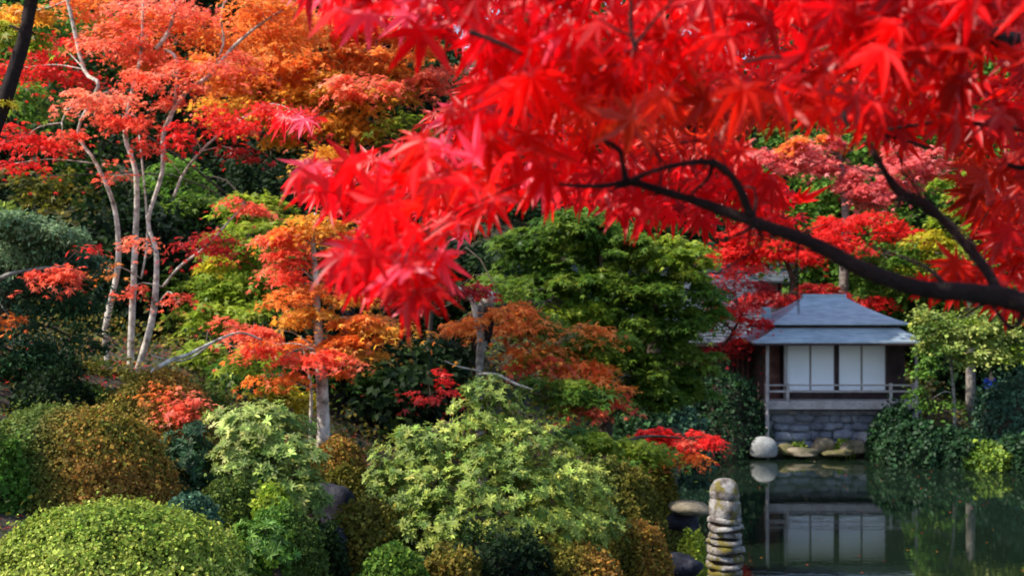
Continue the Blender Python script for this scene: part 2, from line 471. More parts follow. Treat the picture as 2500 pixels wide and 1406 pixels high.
FAR = [  # px, py, depth, rx, ry, palette, label
    (-60, 520, 46, 260, 420, 'dark', 'dark evergreen tree at the far left edge behind the pale barked maple'),
    (150, 260, 60, 300, 420, 'green', 'tall green tree showing behind the red sprays at the upper left'),
    (420, 420, 52, 270, 400, 'dark', 'dark evergreen tree directly behind the forked pale maple stems'),
    (660, 300, 64, 300, 430, 'dark', 'dark tree behind the orange maple'),
    (700, 600, 44, 220, 300, 'dark', 'dark leafy tree between the pale maple and the hanging red leaves'),
    (1000, 420, 58, 280, 420, 'dark', 'dark tree behind the left end of the hanging red branch'),
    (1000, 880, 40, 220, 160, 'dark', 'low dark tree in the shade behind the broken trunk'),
    (1350, 300, 66, 320, 440, 'deep', 'dark tree high above the long grey roof'),
    (1700, 360, 62, 280, 400, 'deep', 'deep green tree behind the hanging branch above the pavilion'),
    (2050, 250, 68, 320, 380, 'deep', 'deep green tree behind the pink maple'),
    (2400, 220, 60, 300, 400, 'green', 'green tree behind the upper right corner leaves'),
    (2620, 560, 50, 260, 420, 'green', 'green tree at the right edge beyond the yellow green tree'),
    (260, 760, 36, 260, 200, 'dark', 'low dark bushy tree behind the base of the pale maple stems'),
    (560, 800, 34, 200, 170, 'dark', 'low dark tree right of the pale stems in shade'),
    (2020, 560, 56, 260, 240, 'green', 'green tree on the slope right behind the pavilion roof'),
    (2450, 860, 47, 190, 200, 'deep', 'deep green tree in shade behind the trees on the right bank'),
    (480, 60, 50, 260, 260, 'dark', 'dark tree at the top edge behind the orange crown'),
    (900, 60, 54, 260, 260, 'dark', 'dark tree at the top edge behind the left tips of the red leaves'),
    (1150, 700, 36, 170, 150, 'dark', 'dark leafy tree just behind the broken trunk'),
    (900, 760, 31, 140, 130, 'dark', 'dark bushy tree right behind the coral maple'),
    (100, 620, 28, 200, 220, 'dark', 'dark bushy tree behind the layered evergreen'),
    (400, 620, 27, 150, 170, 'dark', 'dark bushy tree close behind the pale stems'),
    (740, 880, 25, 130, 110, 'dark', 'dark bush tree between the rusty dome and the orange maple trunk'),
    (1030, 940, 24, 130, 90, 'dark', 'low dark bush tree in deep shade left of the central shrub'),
    (2240, 700, 52, 180, 170, 'green', 'green leafy tree between the pavilion roof and the thick branch'),
]
for k, (px, py, d, rx, ry, pal, lab) in enumerate(FAR):
    tree('background_tree', lab, 'tree', px, py, d, rx, ry, pal, 9000, T_WIDE, size=.30 if d > 45 else .2, nb=12, flat=.6, rd=3.2, trunk_r=.22, group='trees of the wood behind the garden')
# the wood on the hill behind reads as one mass
N = 60000
hx = RNG.uniform(-55, 70, N); hy = RNG.uniform(66, 92, N)
hz = H(hx, hy) + RNG.random(N) ** .7 * (9 + 4 * np.sin(hx * .35) + 3 * np.sin(hx * .9 + 1))
hp = np.stack([hx, hy, hz], 1)
V, T, C = scatter(T_WIDE, hp, np.array([0, -.3, .8]) + RNG.normal(size=(N, 3)) * .7, RNG.normal(size=(N, 3)), RNG.uniform(.5, 1.1, N), tints(N, G['dark'] + G['green'][:2], hp * .25, 3))
tag(link('hillside_wood', mesh_np('hillside_wood', V, T, C), M['dull']), label='dark wood covering the hill behind the garden', kind='stuff')

# ------------------------------------------------------------------ long house behind, seen between the trees
def slope_roof(mb, x0, x1, y0, z0, y1, z1, courses, th=.06, inset0=0., inset1=0.):
    """roof plane of overlapping courses, each lying a little proud of the one above"""
    for k in range(courses):
        a, b = k / courses, (k + 1) / courses
        ya, yb = y0 + (y1 - y0) * a, y0 + (y1 - y0) * b + (y1 - y0) * .02; za, zb = z0 + (z1 - z0) * a, z0 + (z1 - z0) * b
        l0, l1 = x0 + inset0 * a, x0 + inset0 * b; r0, r1 = x1 - inset1 * a, x1 - inset1 * b
        lift = .008
        mb.poly([(l0, ya, za + lift), (r0, ya, za + lift), (r1, yb, zb), (l1, yb, zb),
                 (l0, ya, za - th), (r0, ya, za - th), (r1, yb, zb - th), (l1, yb, zb - th)],
                [(0, 1, 2, 3), (7, 6, 5, 4), (0, 4, 5, 1), (1, 5, 6, 2), (3, 7, 4, 0)])

hs = empty('long_house', (5, 52, h1(5, 52)), 'long low house with blue grey roof half hidden behind the maples left of the pavilion', 'house')
mb = MB(); slope_roof(mb, -3.3, 12.2, 50, 4.0, 56, 7.3, 26); mb.build('roof', M['house_roof'], hs)
mb = MB(); slope_roof(mb, -3.3, 12.2, 62, 4.0, 56.1, 7.3, 10); mb.build('roof', M['house_roof'], hs)
mb = MB(); mb.box((4.45, 56.05, 7.45), (15.7, .6, .4)); mb.build('ridge_cap', M['house_roof'], hs)
mb = MB(); mb.box((4.45, 50.02, 3.92), (15.5, .1, .16)); mb.build('eave_board', M['wood_dark'], hs)
mb = MB(); mb.box((4.4, 56, 2.4), (14.0, 9.5, 3.6)); mb.build('wall', M['wood_dark'], hs)
for k in range(9):
    mb = MB(); mb.box((-2.4 + k * 1.7, 51.15, 2.45), (.16, .16, 3.2)); mb.build('post', M['wood_red'], hs)
for k in range(8):
    if k % 2: mb = MB(); mb.box((-1.55 + k * 1.7, 51.2, 2.6), (1.45, .06, 2.0)); mb.build('wall_panel', M['plaster'], hs)

hs2 = empty('upper_house', (11, 60, h1(11, 60)), 'far house roof with pale stripes peeking over the long grey roof', 'house')
mb = MB(); slope_roof(mb, 10.6, 16.4, 58, 6.9, 61, 8.1, 5, .1); mb.build('roof', M['house_roof'], hs2)
mb = MB(); slope_roof(mb, 10.6, 16.4, 63, 6.9, 61.1, 8.1, 4, .1); mb.build('roof', M['house_roof'], hs2)
mb = MB(); mb.box((13.5, 61, 5.3), (5.2, 3.6, 3.4)); mb.build('wall', M['paper'], hs2)
for k in range(4):
    mb = MB(); mb.box((11.3 + k * 1.45, 59.17, 6.2), (.12, .06, 1.3)); mb.build('post', M['wood_dark'], hs2)

# lattice wing between the long house and the pavilion
lw = empty('lattice_wing', (8.6, 44, h1(8.6, 44)), 'reddish brown slatted wall under the long eaves left of the pavilion', 'building')
mb = MB(); slope_roof(mb, 5.9, 9.55, 42.6, 4.02, 45, 5.1, 9); mb.build('roof', M['house_roof'], lw)
mb = MB(); mb.box((7.7, 42.62, 3.93), (3.7, .07, .12)); mb.build('eave_board', M['wood_dark'], lw)
mb = MB(); mb.box((7.95, 44.0, 2.6), (3.6, .1, 2.6)); mb.build('wall', M['wood_dark'], lw)
slat = MB().box((0, 0, 0), (.11, .05, 2.3)).mesh('slat')
for k in range(18):
    o = bpy.data.objects.new('slat', slat); slat.materials.clear(); slat.materials.append(M['wood_red']); COL.objects.link(o); o.parent = lw
    o.location = Vector((6.3 + k * .2, 43.92, 2.7)) - Vector(lw.location)
mb = MB(); mb.box((9.65, 42.3, 4.9), (.36, .5, .95), taper=.72); mb.build('gable_end', M['roof'], lw)

# ------------------------------------------------------------------ pavilion on the pond
CX = 11.72
pv = empty('pavilion', (CX, 41.8, h1(CX, 41.8)), 'small tea pavilion with blue grey two tier roof and white paper doors over the pond', 'pavilion')
def hip(mb, cx, cy, hw, hd, z0, tw, td, z1, courses, curve=.0, th=.05):
    """hipped roof shell between an eave rectangle and a top rectangle, stepped in courses"""
    def ring(t, lift=0.):
        zz = z0 + (z1 - z0) * (t * (1 - curve) + t * t * curve) + lift
        a, b = hw + (tw - hw) * t, hd + (td - hd) * t
        return [(cx - a, cy - b, zz), (cx + a, cy - b, zz), (cx + a, cy + b, zz), (cx - a, cy + b, zz)]
    for k in range(courses):
        r0 = ring(k / courses, .02); r1 = ring((k + 1) / courses + .01); rb = ring(k / courses, -th)
        mb.poly(r0 + r1 + rb, [(0, 1, 5, 4), (1, 2, 6, 5), (2, 3, 7, 6), (3, 0, 4, 7), (8, 9, 1, 0), (9, 10, 2, 1), (10, 11, 3, 2), (11, 8, 0, 3)])
    r = ring(0, -th); mb.poly(r, [(3, 2, 1, 0)])
mb = MB(); hip(mb, CX - .1, 41.9, 3.1, 2.75, 4.12, 2.2, 2.05, 4.6, 6, .25); lr = mb.build('lower_roof', M['roof'], pv)
mb = MB(); mb.box((CX - .1, 39.19, 4.03), (6.1, .08, .07)); mb.box((CX - .1, 44.61, 4.03), (6.1, .08, .07)); mb.box((CX - 3.13, 41.9, 4.03), (.08, 5.3, .07)); mb.box((CX + 2.93, 41.9, 4.03), (.08, 5.3, .07)); mb.build('eave_board', M['wood_dark'], lr)
mb = MB(); mb.box((CX, 41.9, 4.655), (4.35, 4.1, .15)); mb.build('roof_band', M['wood_dark'], pv)
mb = MB(); hip(mb, CX, 41.9, 2.42, 2.25, 4.76, .78, .16, 5.72, 12, .32); ur = mb.build('upper_roof', M['roof'], pv)
mb = MB(); mb.box((CX, 41.9, 5.77), (1.62, .34, .17)); mb.build('ridge_cap', M['roof'], ur)
# body
mb = MB(); mb.box((CX - .12, 42.9, 3.0), (4.3, 3.0, 2.3)); mb.build('wall', M['wood_dark'], pv)
X0, X1, YP = 10.06, 13.72, 40.9
mb = MB(); mb.box(((X0 + X1) / 2, YP - .03, 4.02), (X1 - X0 + .5, .14, .12)); mb.build('lintel', M['wood_dark'], pv)
mb = MB(); mb.box(((X0 + X1) / 2, YP, 2.13), (X1 - X0 + .1, .1, .27)); mb.build('skirting_board', M['wood_dark'], pv)
for k in range(3):
    x = (X0 - .05, (X0 + X1) / 2 + .02, X1 + .06)[k]
    mb = MB(); mb.box((x, YP - .05, 3.05), (.13, .13, 2.1)); mb.build('post', M['wood_dark'], pv)
pw = (X1 - X0 - .1) / 4
for k in range(4):
    xc = X0 + .0 + pw * (k + .5) + (.1 if k > 1 else 0) * 1.0
    mb = MB(); mb.box((xc, YP + .02, 3.14), (pw - .05, .03, 1.66)); pn = mb.build('paper_door', M['paper'], pv)
    mb = MB()
    for sx in (-1, 1): mb.box((xc + sx * (pw / 2 - .018), YP, 3.14), (.034, .05, 1.74))
    mb.box((xc, YP, 2.29), (pw - .07, .05, .045)); mb.box((xc, YP, 3.955), (pw - .07, .05, .03)); mb.build('door_frame', M['wood'] if k else M['wood'], pn)
mb = MB(); mb.box((14.12, YP + .06, 3.0), (.62, .06, 2.1)); mb.build('side_wall', M['wood_dark'], pv)
mb = MB(); mb.box((9.7, YP + .5, 3.0), (.5, .06, 2.1)); mb.build('side_wall', M['wood_red'], pv)
for x in (9.86, ):
    mb = MB(); mb.box((x, 40.15, 3.05), (.12, .12, 2.1)); mb.build('post', M['wood'], pv)
mb = MB(); mb.box((9.42, 41.5, 3.05), (.1, .1, 2.1)); mb.build('post', M['wood_red'], pv)
# deck: planks one by one, edge beam, brackets
nd = 24; dx = (14.42 - 9.1) / nd; pl = MB().box((0, 0, 0), (dx - .012, 1.0, .05)).mesh('deck_plank'); pl.materials.append(M['wood'])
for k in range(nd):
    o = bpy.data.objects.new('deck_plank', pl); COL.objects.link(o); o.parent = pv
    o.location = Vector((9.1 + dx * (k + .5), 40.42, 1.97)) - Vector(pv.location)
mb = MB(); mb.box((11.76, 39.93, 1.84), (5.4, .1, .29)); mb.build('deck_beam', M['wood'], pv)
mb = MB(); mb.box((11.76, 40.45, 1.72), (5.1, .9, .1)); mb.build('deck_joists', M['wood_dark'], pv)
mb = MB(); mb.box((11.76, 39.95, 2.33), (5.36, .06, .07)); mb.build('rail', M['wood'], pv)
mb = MB(); mb.box((11.76, 39.96, 2.55), (5.42, .06, .06)); mb.build('rail', M['wood'], pv)
for x in (9.12, 9.88, 13.58, 14.4):
    mb = MB(); mb.box((x, 39.95, 2.31), (.1, .1, .62)); mb.build('rail_post', M['wood'], pv)
mb = MB(); mb.tube([(9.1, 39.72, -.6), (9.1, 39.72, 1.7), (9.11, 39.72, 4.1)], [.075, .07, .06], 10, 2); mb.build('corner_post', M['wood'], pv)
mb = MB(); mb.tube([(14.43, 39.72, .2), (14.43, 39.72, 1.7), (14.42, 39.72, 4.05)], [.06, .06, .05], 10, 2); mb.build('corner_post', M['wood'], pv)

def rock_mesh(name, c, r, seed, sub=3, flatb=True, amp=.16):
    """irregular stone from a subdivided icosphere"""
    import bmesh
    bm = bmesh.new(); bmesh.ops.create_icosphere(bm, subdivisions=sub, radius=1)
    p = np.array([v.co[:] for v in bm.verts]); n = noise3(p, seed, 1.3) * amp + noise3(p, seed + 5, 3.1) * amp * .4
    p = np.sign(p) * np.abs(p) ** .82 * (1 + n[:, None])
    if flatb: p[:, 2] = np.where(p[:, 2] < -.5, -.5 + (p[:, 2] + .5) * .3, p[:, 2])
    p = p * np.array(r) + np.array(c)
    for v, q in zip(bm.verts, p): v.co = q
    me = bpy.data.meshes.new(name); bm.to_mesh(me); bm.free(); return me
def rock(name, label, c, r, mat, seed, parent=None, cat='rock', group=None, kind=None, sub=3, amp=.16):
    o = link(name, rock_mesh(name, (0, 0, 0), r, seed, sub, amp=amp), M[mat], None, True); o.location = tuple(c)
    if parent is not None:
        o.parent = parent; o.location = Vector(tuple(c)) - Vector(parent.location)
    else: tag(o, label, cat, group)
    return o

# rough stone wall that carries the pavilion
sw = empty('stone_wall', (11.8, 40.5, .3), 'rough bluish grey stone wall in the shadow under the pavilion deck', 'wall')
mb = MB(); mb.box((11.9, 41.1, .9), (5.3, .7, 1.5)); mb.build('wall_core', M['stone'], sw)
q = 0; z = .15
for row in range(5):
    x = 9.25 + random.uniform(0, .3); hh = (.34, .4, .32, .36, .26)[row]
    while x < 14.5:
        ww = random.uniform(.28, .85)
        rock('stone', None, (x + ww / 2, 40.7 + random.uniform(-.07, .05) + row * .02, z + hh / 2 + random.uniform(-.06, .06)), (ww * .56, .2, hh * random.uniform(.5, .68)), 'wall_stone', q * 1.7, sw, sub=2, amp=.24)
        x += ww * .96; q += 1
    z += hh * .9

# shore rocks along the waterline
SR = [(1865, 1092, 39.2, 34, 28, 'stone_pale', 'round pale grey boulder at the water below the left corner post of the pavilion'),
      (1918, 1096, 39.5, 24, 20, 'stone_moss', 'small mossy brown rock just right of the round pale boulder'),
      (1962, 1100, 39.3, 36, 14, 'stone_tan', 'long low tan rock on the waterline under the left paper doors'),
      (2008, 1086, 39.9, 26, 30, 'stone_tan', 'pointed tan rock standing highest among the shore rocks'),
      (2045, 1102, 39.2, 34, 10, 'stone_moss', 'flat brown rock touching the water under the right paper doors'),
      (2085, 1090, 39.6, 36, 20, 'stone_tan', 'broad tan rock beside the first bank shrub'),
      (2120, 1068, 40.1, 30, 18, 'stone', 'grey rock against the wall, half under the bank shrubs'),
      (2300, 1128, 37.9, 26, 9, 'rock_dark', 'low dark rock at the foot of the right bank shrubs'),
      (2362, 1135, 37.4, 12, 9, 'stone', 'small grey stone on the waterline at the right bank')]
for k, (px, py, d, rx, ry, mt, lab) in enumerate(SR):
    c, r = px_blob(px, py, d, rx, ry); c[2] = max(c[2] - .05, r[2] * .3)
    rock('shore_rock', lab, c, (r[0], r[0] * .8, r[2] * (1.1 if k == 0 else .85)), mt, k * 2.3 + 1, group='rocks along the far shore', amp=.1 if k == 0 else .3)
# bank edge stones (near, dark)
for k, (px, py, d, rx, ry, lab) in enumerate([
        (822, 1240, 13.2, 45, 55, 'dark bluish rock wedged between the pale shrub and the big central shrub'),
        (800, 1350, 12.0, 40, 60, 'dark rock low at the bottom edge left of the small green bush'),
        (1665, 1278, 19.8, 42, 24, 'wet dark rock under the flat stone slab'),
        (1620, 1385, 18.0, 70, 36, 'dark rock at the waterline below the drooping brown shrub')]):
    c, r = px_blob(px, py, d, rx, ry); rock('bank_rock', lab, c, (r[0], r[0], r[2]), 'rock_dark', 20 + k * 3.1, group='dark rocks on the near bank', amp=.34)
# flat slab reaching over the water
c, r = px_blob(1680, 1240, 19.5, 50, 12)
o = link('stone_slab', rock_mesh('stone_slab', (0, 0, 0), (r[0], .4, r[2] * 1.3), 4.4, 3, False, .16), M['stone_tan'], None, True); o.location = tuple(c)
tag(o, 'flat stone slab reaching over the water left of the stacked stone tower', 'stone slab')

# ------------------------------------------------------------------ stacked stone tower
TD = 16.0; tc = P(1770, 1170, TD); tx, ty = tc[0], tc[1]
pg = empty('stone_pagoda', (tx, ty, h1(tx, ty) - .05), 'narrow weathered tower of stacked stone discs with lichen beside the pond', 'stone tower')
def ring_stone(z0, z1, r0, r1, seed, sides=22, amp=.05):
    mb = MB(); prof = [(0, r0 * .93), (.1, r0), (.7, r0 * .985), (.86, r1 * 1.03), (1, r1 * .93)]
    n = 0; pts = []
    for t, r in prof:
        for k in range(sides):
            a = 2 * math.pi * k / sides
            rr = r * (1 + amp * math.sin(3 * a + seed) + amp * .6 * math.sin(7 * a + seed * 2 + t * 3) + random.uniform(-.045, .045))
            pts.append((tx + rr * math.cos(a), ty + rr * math.sin(a), z0 + (z1 - z0) * t + (.014 * math.sin(2 * a + seed * 1.3) + random.uniform(-.008, .008))))
    fs = [(i * sides + k, i * sides + (k + 1) % sides, (i + 1) * sides + (k + 1) % sides, (i + 1) * sides + k) for i in range(len(prof) - 1) for k in range(sides)]
    fs += [tuple(range(sides))[::-1], tuple((len(prof) - 1) * sides + k for k in range(sides))]
    return mb.poly(pts, fs)
K = TD / F
o = rock('cap_stone', None, (tx, ty, tc[2] - .18), (.2, .19, .2), 'pagoda', 3.3, pg, sub=3, amp=.13)
ring_stone(EYE - (1262 - HZ) * TD / F, EYE - (1216 - HZ) * TD / F, .225, .2, 6.6, amp=.06).build('neck_stone', M['pagoda'], pg, True)
rows = [(1220, 1250, 42, 47, 44), (1256, 1292, 44, 44, 40), (1296, 1318, 42, 40, 36), (1324, 1346, 45, 43, 36), (1350, 1376, 44, 45, 40), (1380, 1412, 47, 44, 40)]
z = EYE - (1258 - HZ) * K; k = 0
while z > pg.location[2] + .1:
    hh = (.12, .10, .11, .09, .12)[k % 5]; rr = (.245, .25, .23, .25, .26)[k % 5] * (1 + .012 * k)
    ring_stone(z - hh + .03, z, rr, rr * .9, k * 1.9).build('stone_disc', M['pagoda'], pg, True)
    ring_stone(z - hh - .012, z - hh + .032, rr * .84, rr * .84, k * 2.9, amp=.03).build('stone_core', M['bark_brown'], pg, True)
    z -= hh; k += 1

# ------------------------------------------------------------------ clipped shrubs (domes)
def mound(label, px, top, d, rx, pal, n=16000, size=.045, ratio=.8, zb=None, depth=1.0, pal2=None, tpl=T_WIDE, lum=.05, rough=.62, name='clipped_azalea', cat='shrub', mat='dull', group='clipped shrubs on the bank', split=None, loose=.05):
    rx *= 1.06; size *= 1.05; c0 = P(px, top, d); r = rx * d / F; gz = h1(c0[0], c0[1])
    zb = gz - .15 if zb is None else zb
    hgt = max(c0[2] - zb, .25)
    root = empty(name, (c0[0], c0[1], min(gz, c0[2] - .2)), label, cat, group)
    seed = px * .013 + d
    th = RNG.random(n) * 2 * np.pi; cz = RNG.random(n) ** .8
    keep = ~((np.sin(th) > .45) & (RNG.random(n) < .6))      # fewer on the far side
    th, cz = th[keep], cz[keep]; n = len(th)
    s = np.sqrt(1 - cz ** 2) ** .85
    dv = np.stack([np.cos(th) * s, np.sin(th) * s, cz], 1)
    f = 1 + lum * noise3(dv, seed, 3.) + lum * .6 * noise3(dv, seed + 3, 7.) + lum * .55 * noise3(dv, seed + 6, 16.) + .02 * noise3(dv, seed + 8, 40.)
    jit = 1 - np.abs(RNG.normal(0, loose, n)) + loose * .3 + (RNG.random(n) < .05) * RNG.random(n) ** 2 * .12
    R = np.array([r, r * depth, hgt])
    p = dv * (f * jit)[:, None] * R + np.array([c0[0], c0[1], zb])
    nrm = dv / R * r + RNG.normal(size=(n, 3)) * rough
    C = tints(n, G[pal], p, seed, .32, .6)
    if pal2:
        u = (noise3(p, seed + 9, 1.1) * .35 + (p[:, 0] - c0[0]) / r) if split is None else (noise3(p, seed + 9, 2.1) + split)
        C2 = tints(n, G[pal2], p, seed, .22, .7); k = np.clip(u * 2.2 + .5, 0, 1)[:, None]
        C = C * k + C2 * (1 - k)
    V, T, CC = scatter(tpl, p, nrm, RNG.normal(size=(n, 3)) + dv * .4, size * np.exp(RNG.normal(0, .25, n)), C)
    link('leaves', mesh_np('leaves', V, T, CC), M[mat], root)
    # woody inside
    th = np.linspace(0, 2 * np.pi, 29)[:-1]; ph = np.linspace(0, 1, 9); pts = []
    for t in ph:
        for a in th:
            ss = math.cos(t * math.pi / 2) ** .85 if t < 1 else .001
            v = np.array([[math.cos(a) * ss, math.sin(a) * ss, math.sin(t * math.pi / 2)]])
            ff = .9 * (1 + lum * noise3(v, seed, 3.)[0]); pts.append(v[0] * ff * R + np.array([c0[0], c0[1], zb]))
    m = 28; fs = [(i * m + k, i * m + (k + 1) % m, (i + 1) * m + (k + 1) % m, (i + 1) * m + k) for i in range(8) for k in range(m)]
    MB().poly(pts, fs).build('twigs', M['twigs'], root, True)
    return root

mound('bright yellow green clipped dome shrub, lowest in the left corner', 285, 1234, 8.6, 330, 'azgreen', 60000, .029, depth=.9, zb=2.5, lum=.05)
mound('rust and olive clipped dome behind the bright green dome', 165, 996, 11.0, 246, 'azrust', 56000, .033, depth=1, pal2='azolive', zb=2.85, lum=.04)
mound('dark green leafy mound at the left edge beside the rust dome', -40, 1060, 10.0, 120, 'green', 20000, .042, pal2='azolive', zb=2.2, rough=.8, lum=.1)
mound('rusty red dome strewn with coral leaves below the pale trunks', 385, 918, 13.5, 150, 'azrust', 30000, .04, zb=3.0, depth=.9, pal2='azmoss')
mound('olive dome left of the trunk strewn dome', 225, 945, 14.0, 95, 'azolive', 15000, .04, zb=3.2)
mound('low olive dome with red rim behind the pale trunks base', 190, 888, 16.0, 110, 'azmoss', 12000, .045, zb=3.2)
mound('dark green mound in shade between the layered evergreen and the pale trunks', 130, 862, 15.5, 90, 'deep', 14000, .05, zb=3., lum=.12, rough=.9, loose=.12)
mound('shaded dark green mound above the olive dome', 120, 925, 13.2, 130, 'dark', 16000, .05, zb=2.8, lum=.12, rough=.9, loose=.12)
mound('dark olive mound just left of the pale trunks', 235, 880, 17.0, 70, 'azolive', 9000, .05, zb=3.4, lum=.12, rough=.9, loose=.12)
mound('mossy brown mound covering the roots of the pale trunks', 300, 905, 16.4, 95, 'azmoss', 12000, .05, zb=3.2, lum=.12, rough=.9, loose=.12)
mound('dull olive mound at the foot of the mossy leaning branch', 480, 950, 15.0, 110, 'azolive', 12000, .05, zb=2.6, lum=.12, rough=.9, loose=.12)
mound('deep green round shrub at the far left under the layered tree', 20, 895, 14.5, 110, 'deep', 16000, .045, zb=2.8, lum=.1, rough=.8)
mound('small dark blue green mound between the bright dome and the lower right dome', 465, 1210, 9.6, 85, 'blue', 14000, .03, zb=2.7)
mound('dull green dome right of the bright one, open dark leaves at its left', 680, 1258, 9.6, 120, 'azolive', 28000, .034, zb=2.3, pal2='green', lum=.08)
mound('soft olive shrub between the dark mound and the yellow shrub', 560, 1178, 10.6, 90, 'azolive', 12000, .035, zb=2.3)
mound('yellow leaved low shrub in front of the pale rhododendron', 665, 1195, 10.4, 60, 'lime', 9000, .045, zb=2.3, loose=.15, rough=.9)
mound('brown red low mound at the foot of the orange maple trunk', 825, 1072, 14.6, 75, 'azrust', 12000, .04, zb=2.2)
mound('dim olive and red mound below the orange maple, right of the dark rock', 850, 1140, 13.6, 80, 'azmoss', 12000, .04, zb=1.9)
mound('dark green tangle under the left side of the central shrub', 900, 1230, 12.3, 110, 'azmoss', 12000, .05, zb=1.8, loose=.15, rough=.9)
mound('small moss green bush at the bottom edge left of centre', 960, 1340, 10.6, 90, 'olive', 10000, .045, zb=2.0, loose=.1)
mound('brown olive drooping dome above the water right of the central shrub', 1495, 1130, 16.5, 128, 'azmoss', 36000, .045, zb=1.0, pal2='azolive', depth=1.1, lum=.09)
mound('mossy dome behind the drooping one, next to the water', 1600, 1130, 21.5, 62, 'azmoss', 14000, .05, zb=.3, depth=1.)
mound('pinkish brown shrub hanging low over the bank at the bottom', 1555, 1275, 14.6, 85, 'azrust', 15000, .04, zb=1.2, pal2='azmoss', loose=.14, rough=.9)
mound('small green mossy clump under the stone slab', 1690, 1300, 18.8, 36, 'lime', 6000, .04, zb=.3, lum=.1)
mound('brown pink twiggy shrub at the foot of the central shrub', 1400, 1330, 12.2, 130, 'azrust', 14000, .04, zb=1.6, pal2='azmoss', loose=.16, rough=.9)
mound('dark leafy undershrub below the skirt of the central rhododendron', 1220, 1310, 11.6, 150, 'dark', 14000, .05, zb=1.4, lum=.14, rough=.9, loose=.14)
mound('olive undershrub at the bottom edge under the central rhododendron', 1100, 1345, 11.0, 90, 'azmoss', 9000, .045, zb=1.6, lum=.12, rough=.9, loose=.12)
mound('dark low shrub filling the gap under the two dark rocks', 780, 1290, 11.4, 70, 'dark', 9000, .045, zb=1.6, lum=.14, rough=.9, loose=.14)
# right bank
for px, top, d, rx, pal, lab in [
        (2185, 1000, 38.8, 55, 'deep', 'green bank shrub closest to the pavilion wall'),
        (1945, 1078, 40.0, 26, 'olive', 'tiny mossy tuft between the shore rocks left of the pointed rock'),
        (2060, 1074, 39.95, 30, 'lime', 'tiny light green tuft behind the flat shore rock'),
        (2235, 1035, 37.9, 75, 'deep', 'spreading green shrub on the right bank at the water'),
        (2330, 1055, 37.6, 75, 'deep', 'green shrub around the foot of the thin grey trunk'),
        (2420, 1085, 36.8, 70, 'olive', 'brighter green shrub touching the water near the right edge'),
        (2500, 1070, 36.4, 60, 'deep', 'green shrub cut by the right edge of the photo'),
        (2470, 930, 39.5, 95, 'blue', 'tall blue green shrub in shade at the right edge'),
        (1760, 920, 40.8, 110, 'deep', 'dark green rounded shrub left of the pavilion post'),
        (1640, 985, 37.5, 85, 'blue', 'dark blue green shrub under the big green maple'),
        (1560, 1000, 33.0, 80, 'deep', 'shaded shrub left of the dark inlet')]:
    mound(lab, px, top, d, rx, pal, 7000 if rx > 40 else 1500, .13 if rx > 40 else .07, zb=.0 if d > 33 else .5, lum=.16, rough=.9, loose=.14, name='bank_shrub', mat='glossy', group='leafy shrubs round the far bank')

# ------------------------------------------------------------------ visitor behind the right bank
def person(px, d, label):
    c = P(px, 800, d); gz = h1(c[0], c[1]); root = empty('person', (c[0], c[1], gz), label, 'person')
    def skin(name, pts, edges, rad, mat):
        me = bpy.data.meshes.new(name); me.from_pydata([(c[0] + a, c[1] + b_, gz + z_) for a, b_, z_ in pts], edges, []); me.update()
        o = link(name, me, mat, root); mo = o.modifiers.new('skin', 'SKIN')
        for i, r in enumerate(rad): me.skin_vertices[0].data[i].radius = (r[0], r[1])
        me.skin_vertices[0].data[0].use_root = True
        s = o.modifiers.new('sub', 'SUBSURF'); s.levels = 2; s.render_levels = 2; return o
    skin('body', [(0, 0, .92), (0, 0, 1.08), (0, 0, 1.3), (0, 0, 1.43), (0, -.01, 1.5), (0, -.02, 1.57), (0, -.03, 1.68), (-.17, 0, 1.4), (-.24, .0, 1.12), (-.2, -.16, .95), (-.15, -.26, .98), (.17, 0, 1.4), (.25, 0, 1.12), (.26, -.05, .88), (.26, -.08, .8),
          (-.09, 0, .88), (-.1, -.02, .5), (-.1, 0, .08), (-.1, -.12, .04), (.09, 0, .88), (.12, -.03, .5), (.12, .03, .08), (.12, -.09, .04)],
         [(0, 1), (1, 2), (2, 3), (3, 4), (4, 5), (5, 6), (3, 7), (7, 8), (8, 9), (9, 10), (3, 11), (11, 12), (12, 13), (13, 14), (0, 15), (15, 16), (16, 17), (17, 18), (0, 19), (19, 20), (20, 21), (21, 22)],
         [(.13, .1), (.12, .095), (.15, .11), (.12, .08), (.055, .055), (.075, .085), (.085, .1), (.055, .055), (.045, .045), (.035, .035), (.028, .04), (.055, .055), (.045, .045), (.035, .035), (.028, .045),
          (.085, .085), (.06, .065), (.045, .05), (.045, .035), (.085, .085), (.06, .065), (.045, .05), (.045, .035)], plain('skin', (.5, .3, .21), .6))
    skin('jacket', [(0, 0, .9), (0, 0, 1.1), (0, 0, 1.32), (0, 0, 1.42), (-.17, 0, 1.4), (-.24, 0, 1.12), (-.205, -.14, .965), (.17, 0, 1.4), (.25, 0, 1.12), (.26, -.04, .92)],
         [(0, 1), (1, 2), (2, 3), (3, 4), (4, 5), (5, 6), (3, 7), (7, 8), (8, 9)], [(.165, .125), (.15, .12), (.17, .13), (.13, .09), (.08, .075), (.065, .065), (.055, .055), (.08, .075), (.065, .065), (.055, .055)], plain('blue_cloth', (.03, .08, .5), .8))
    skin('trousers', [(0, 0, .93), (-.09, 0, .86), (-.1, -.02, .5), (-.1, 0, .12), (.09, 0, .86), (.12, -.03, .5), (.12, .03, .12)], [(0, 1), (1, 2), (2, 3), (0, 4), (4, 5), (5, 6)],
         [(.15, .115), (.1, .1), (.078, .08), (.065, .07), (.1, .1), (.078, .08), (.065, .07)], plain('dark_cloth', (.03, .03, .045), .9))
    hr = link('hair', rock_mesh('hair', (c[0], c[1] + .015, gz + 1.715), (.1, .115, .085), 2.0, 2, False, .03), plain('hair', (.015, .01, .008), .6), root, True)
    return root
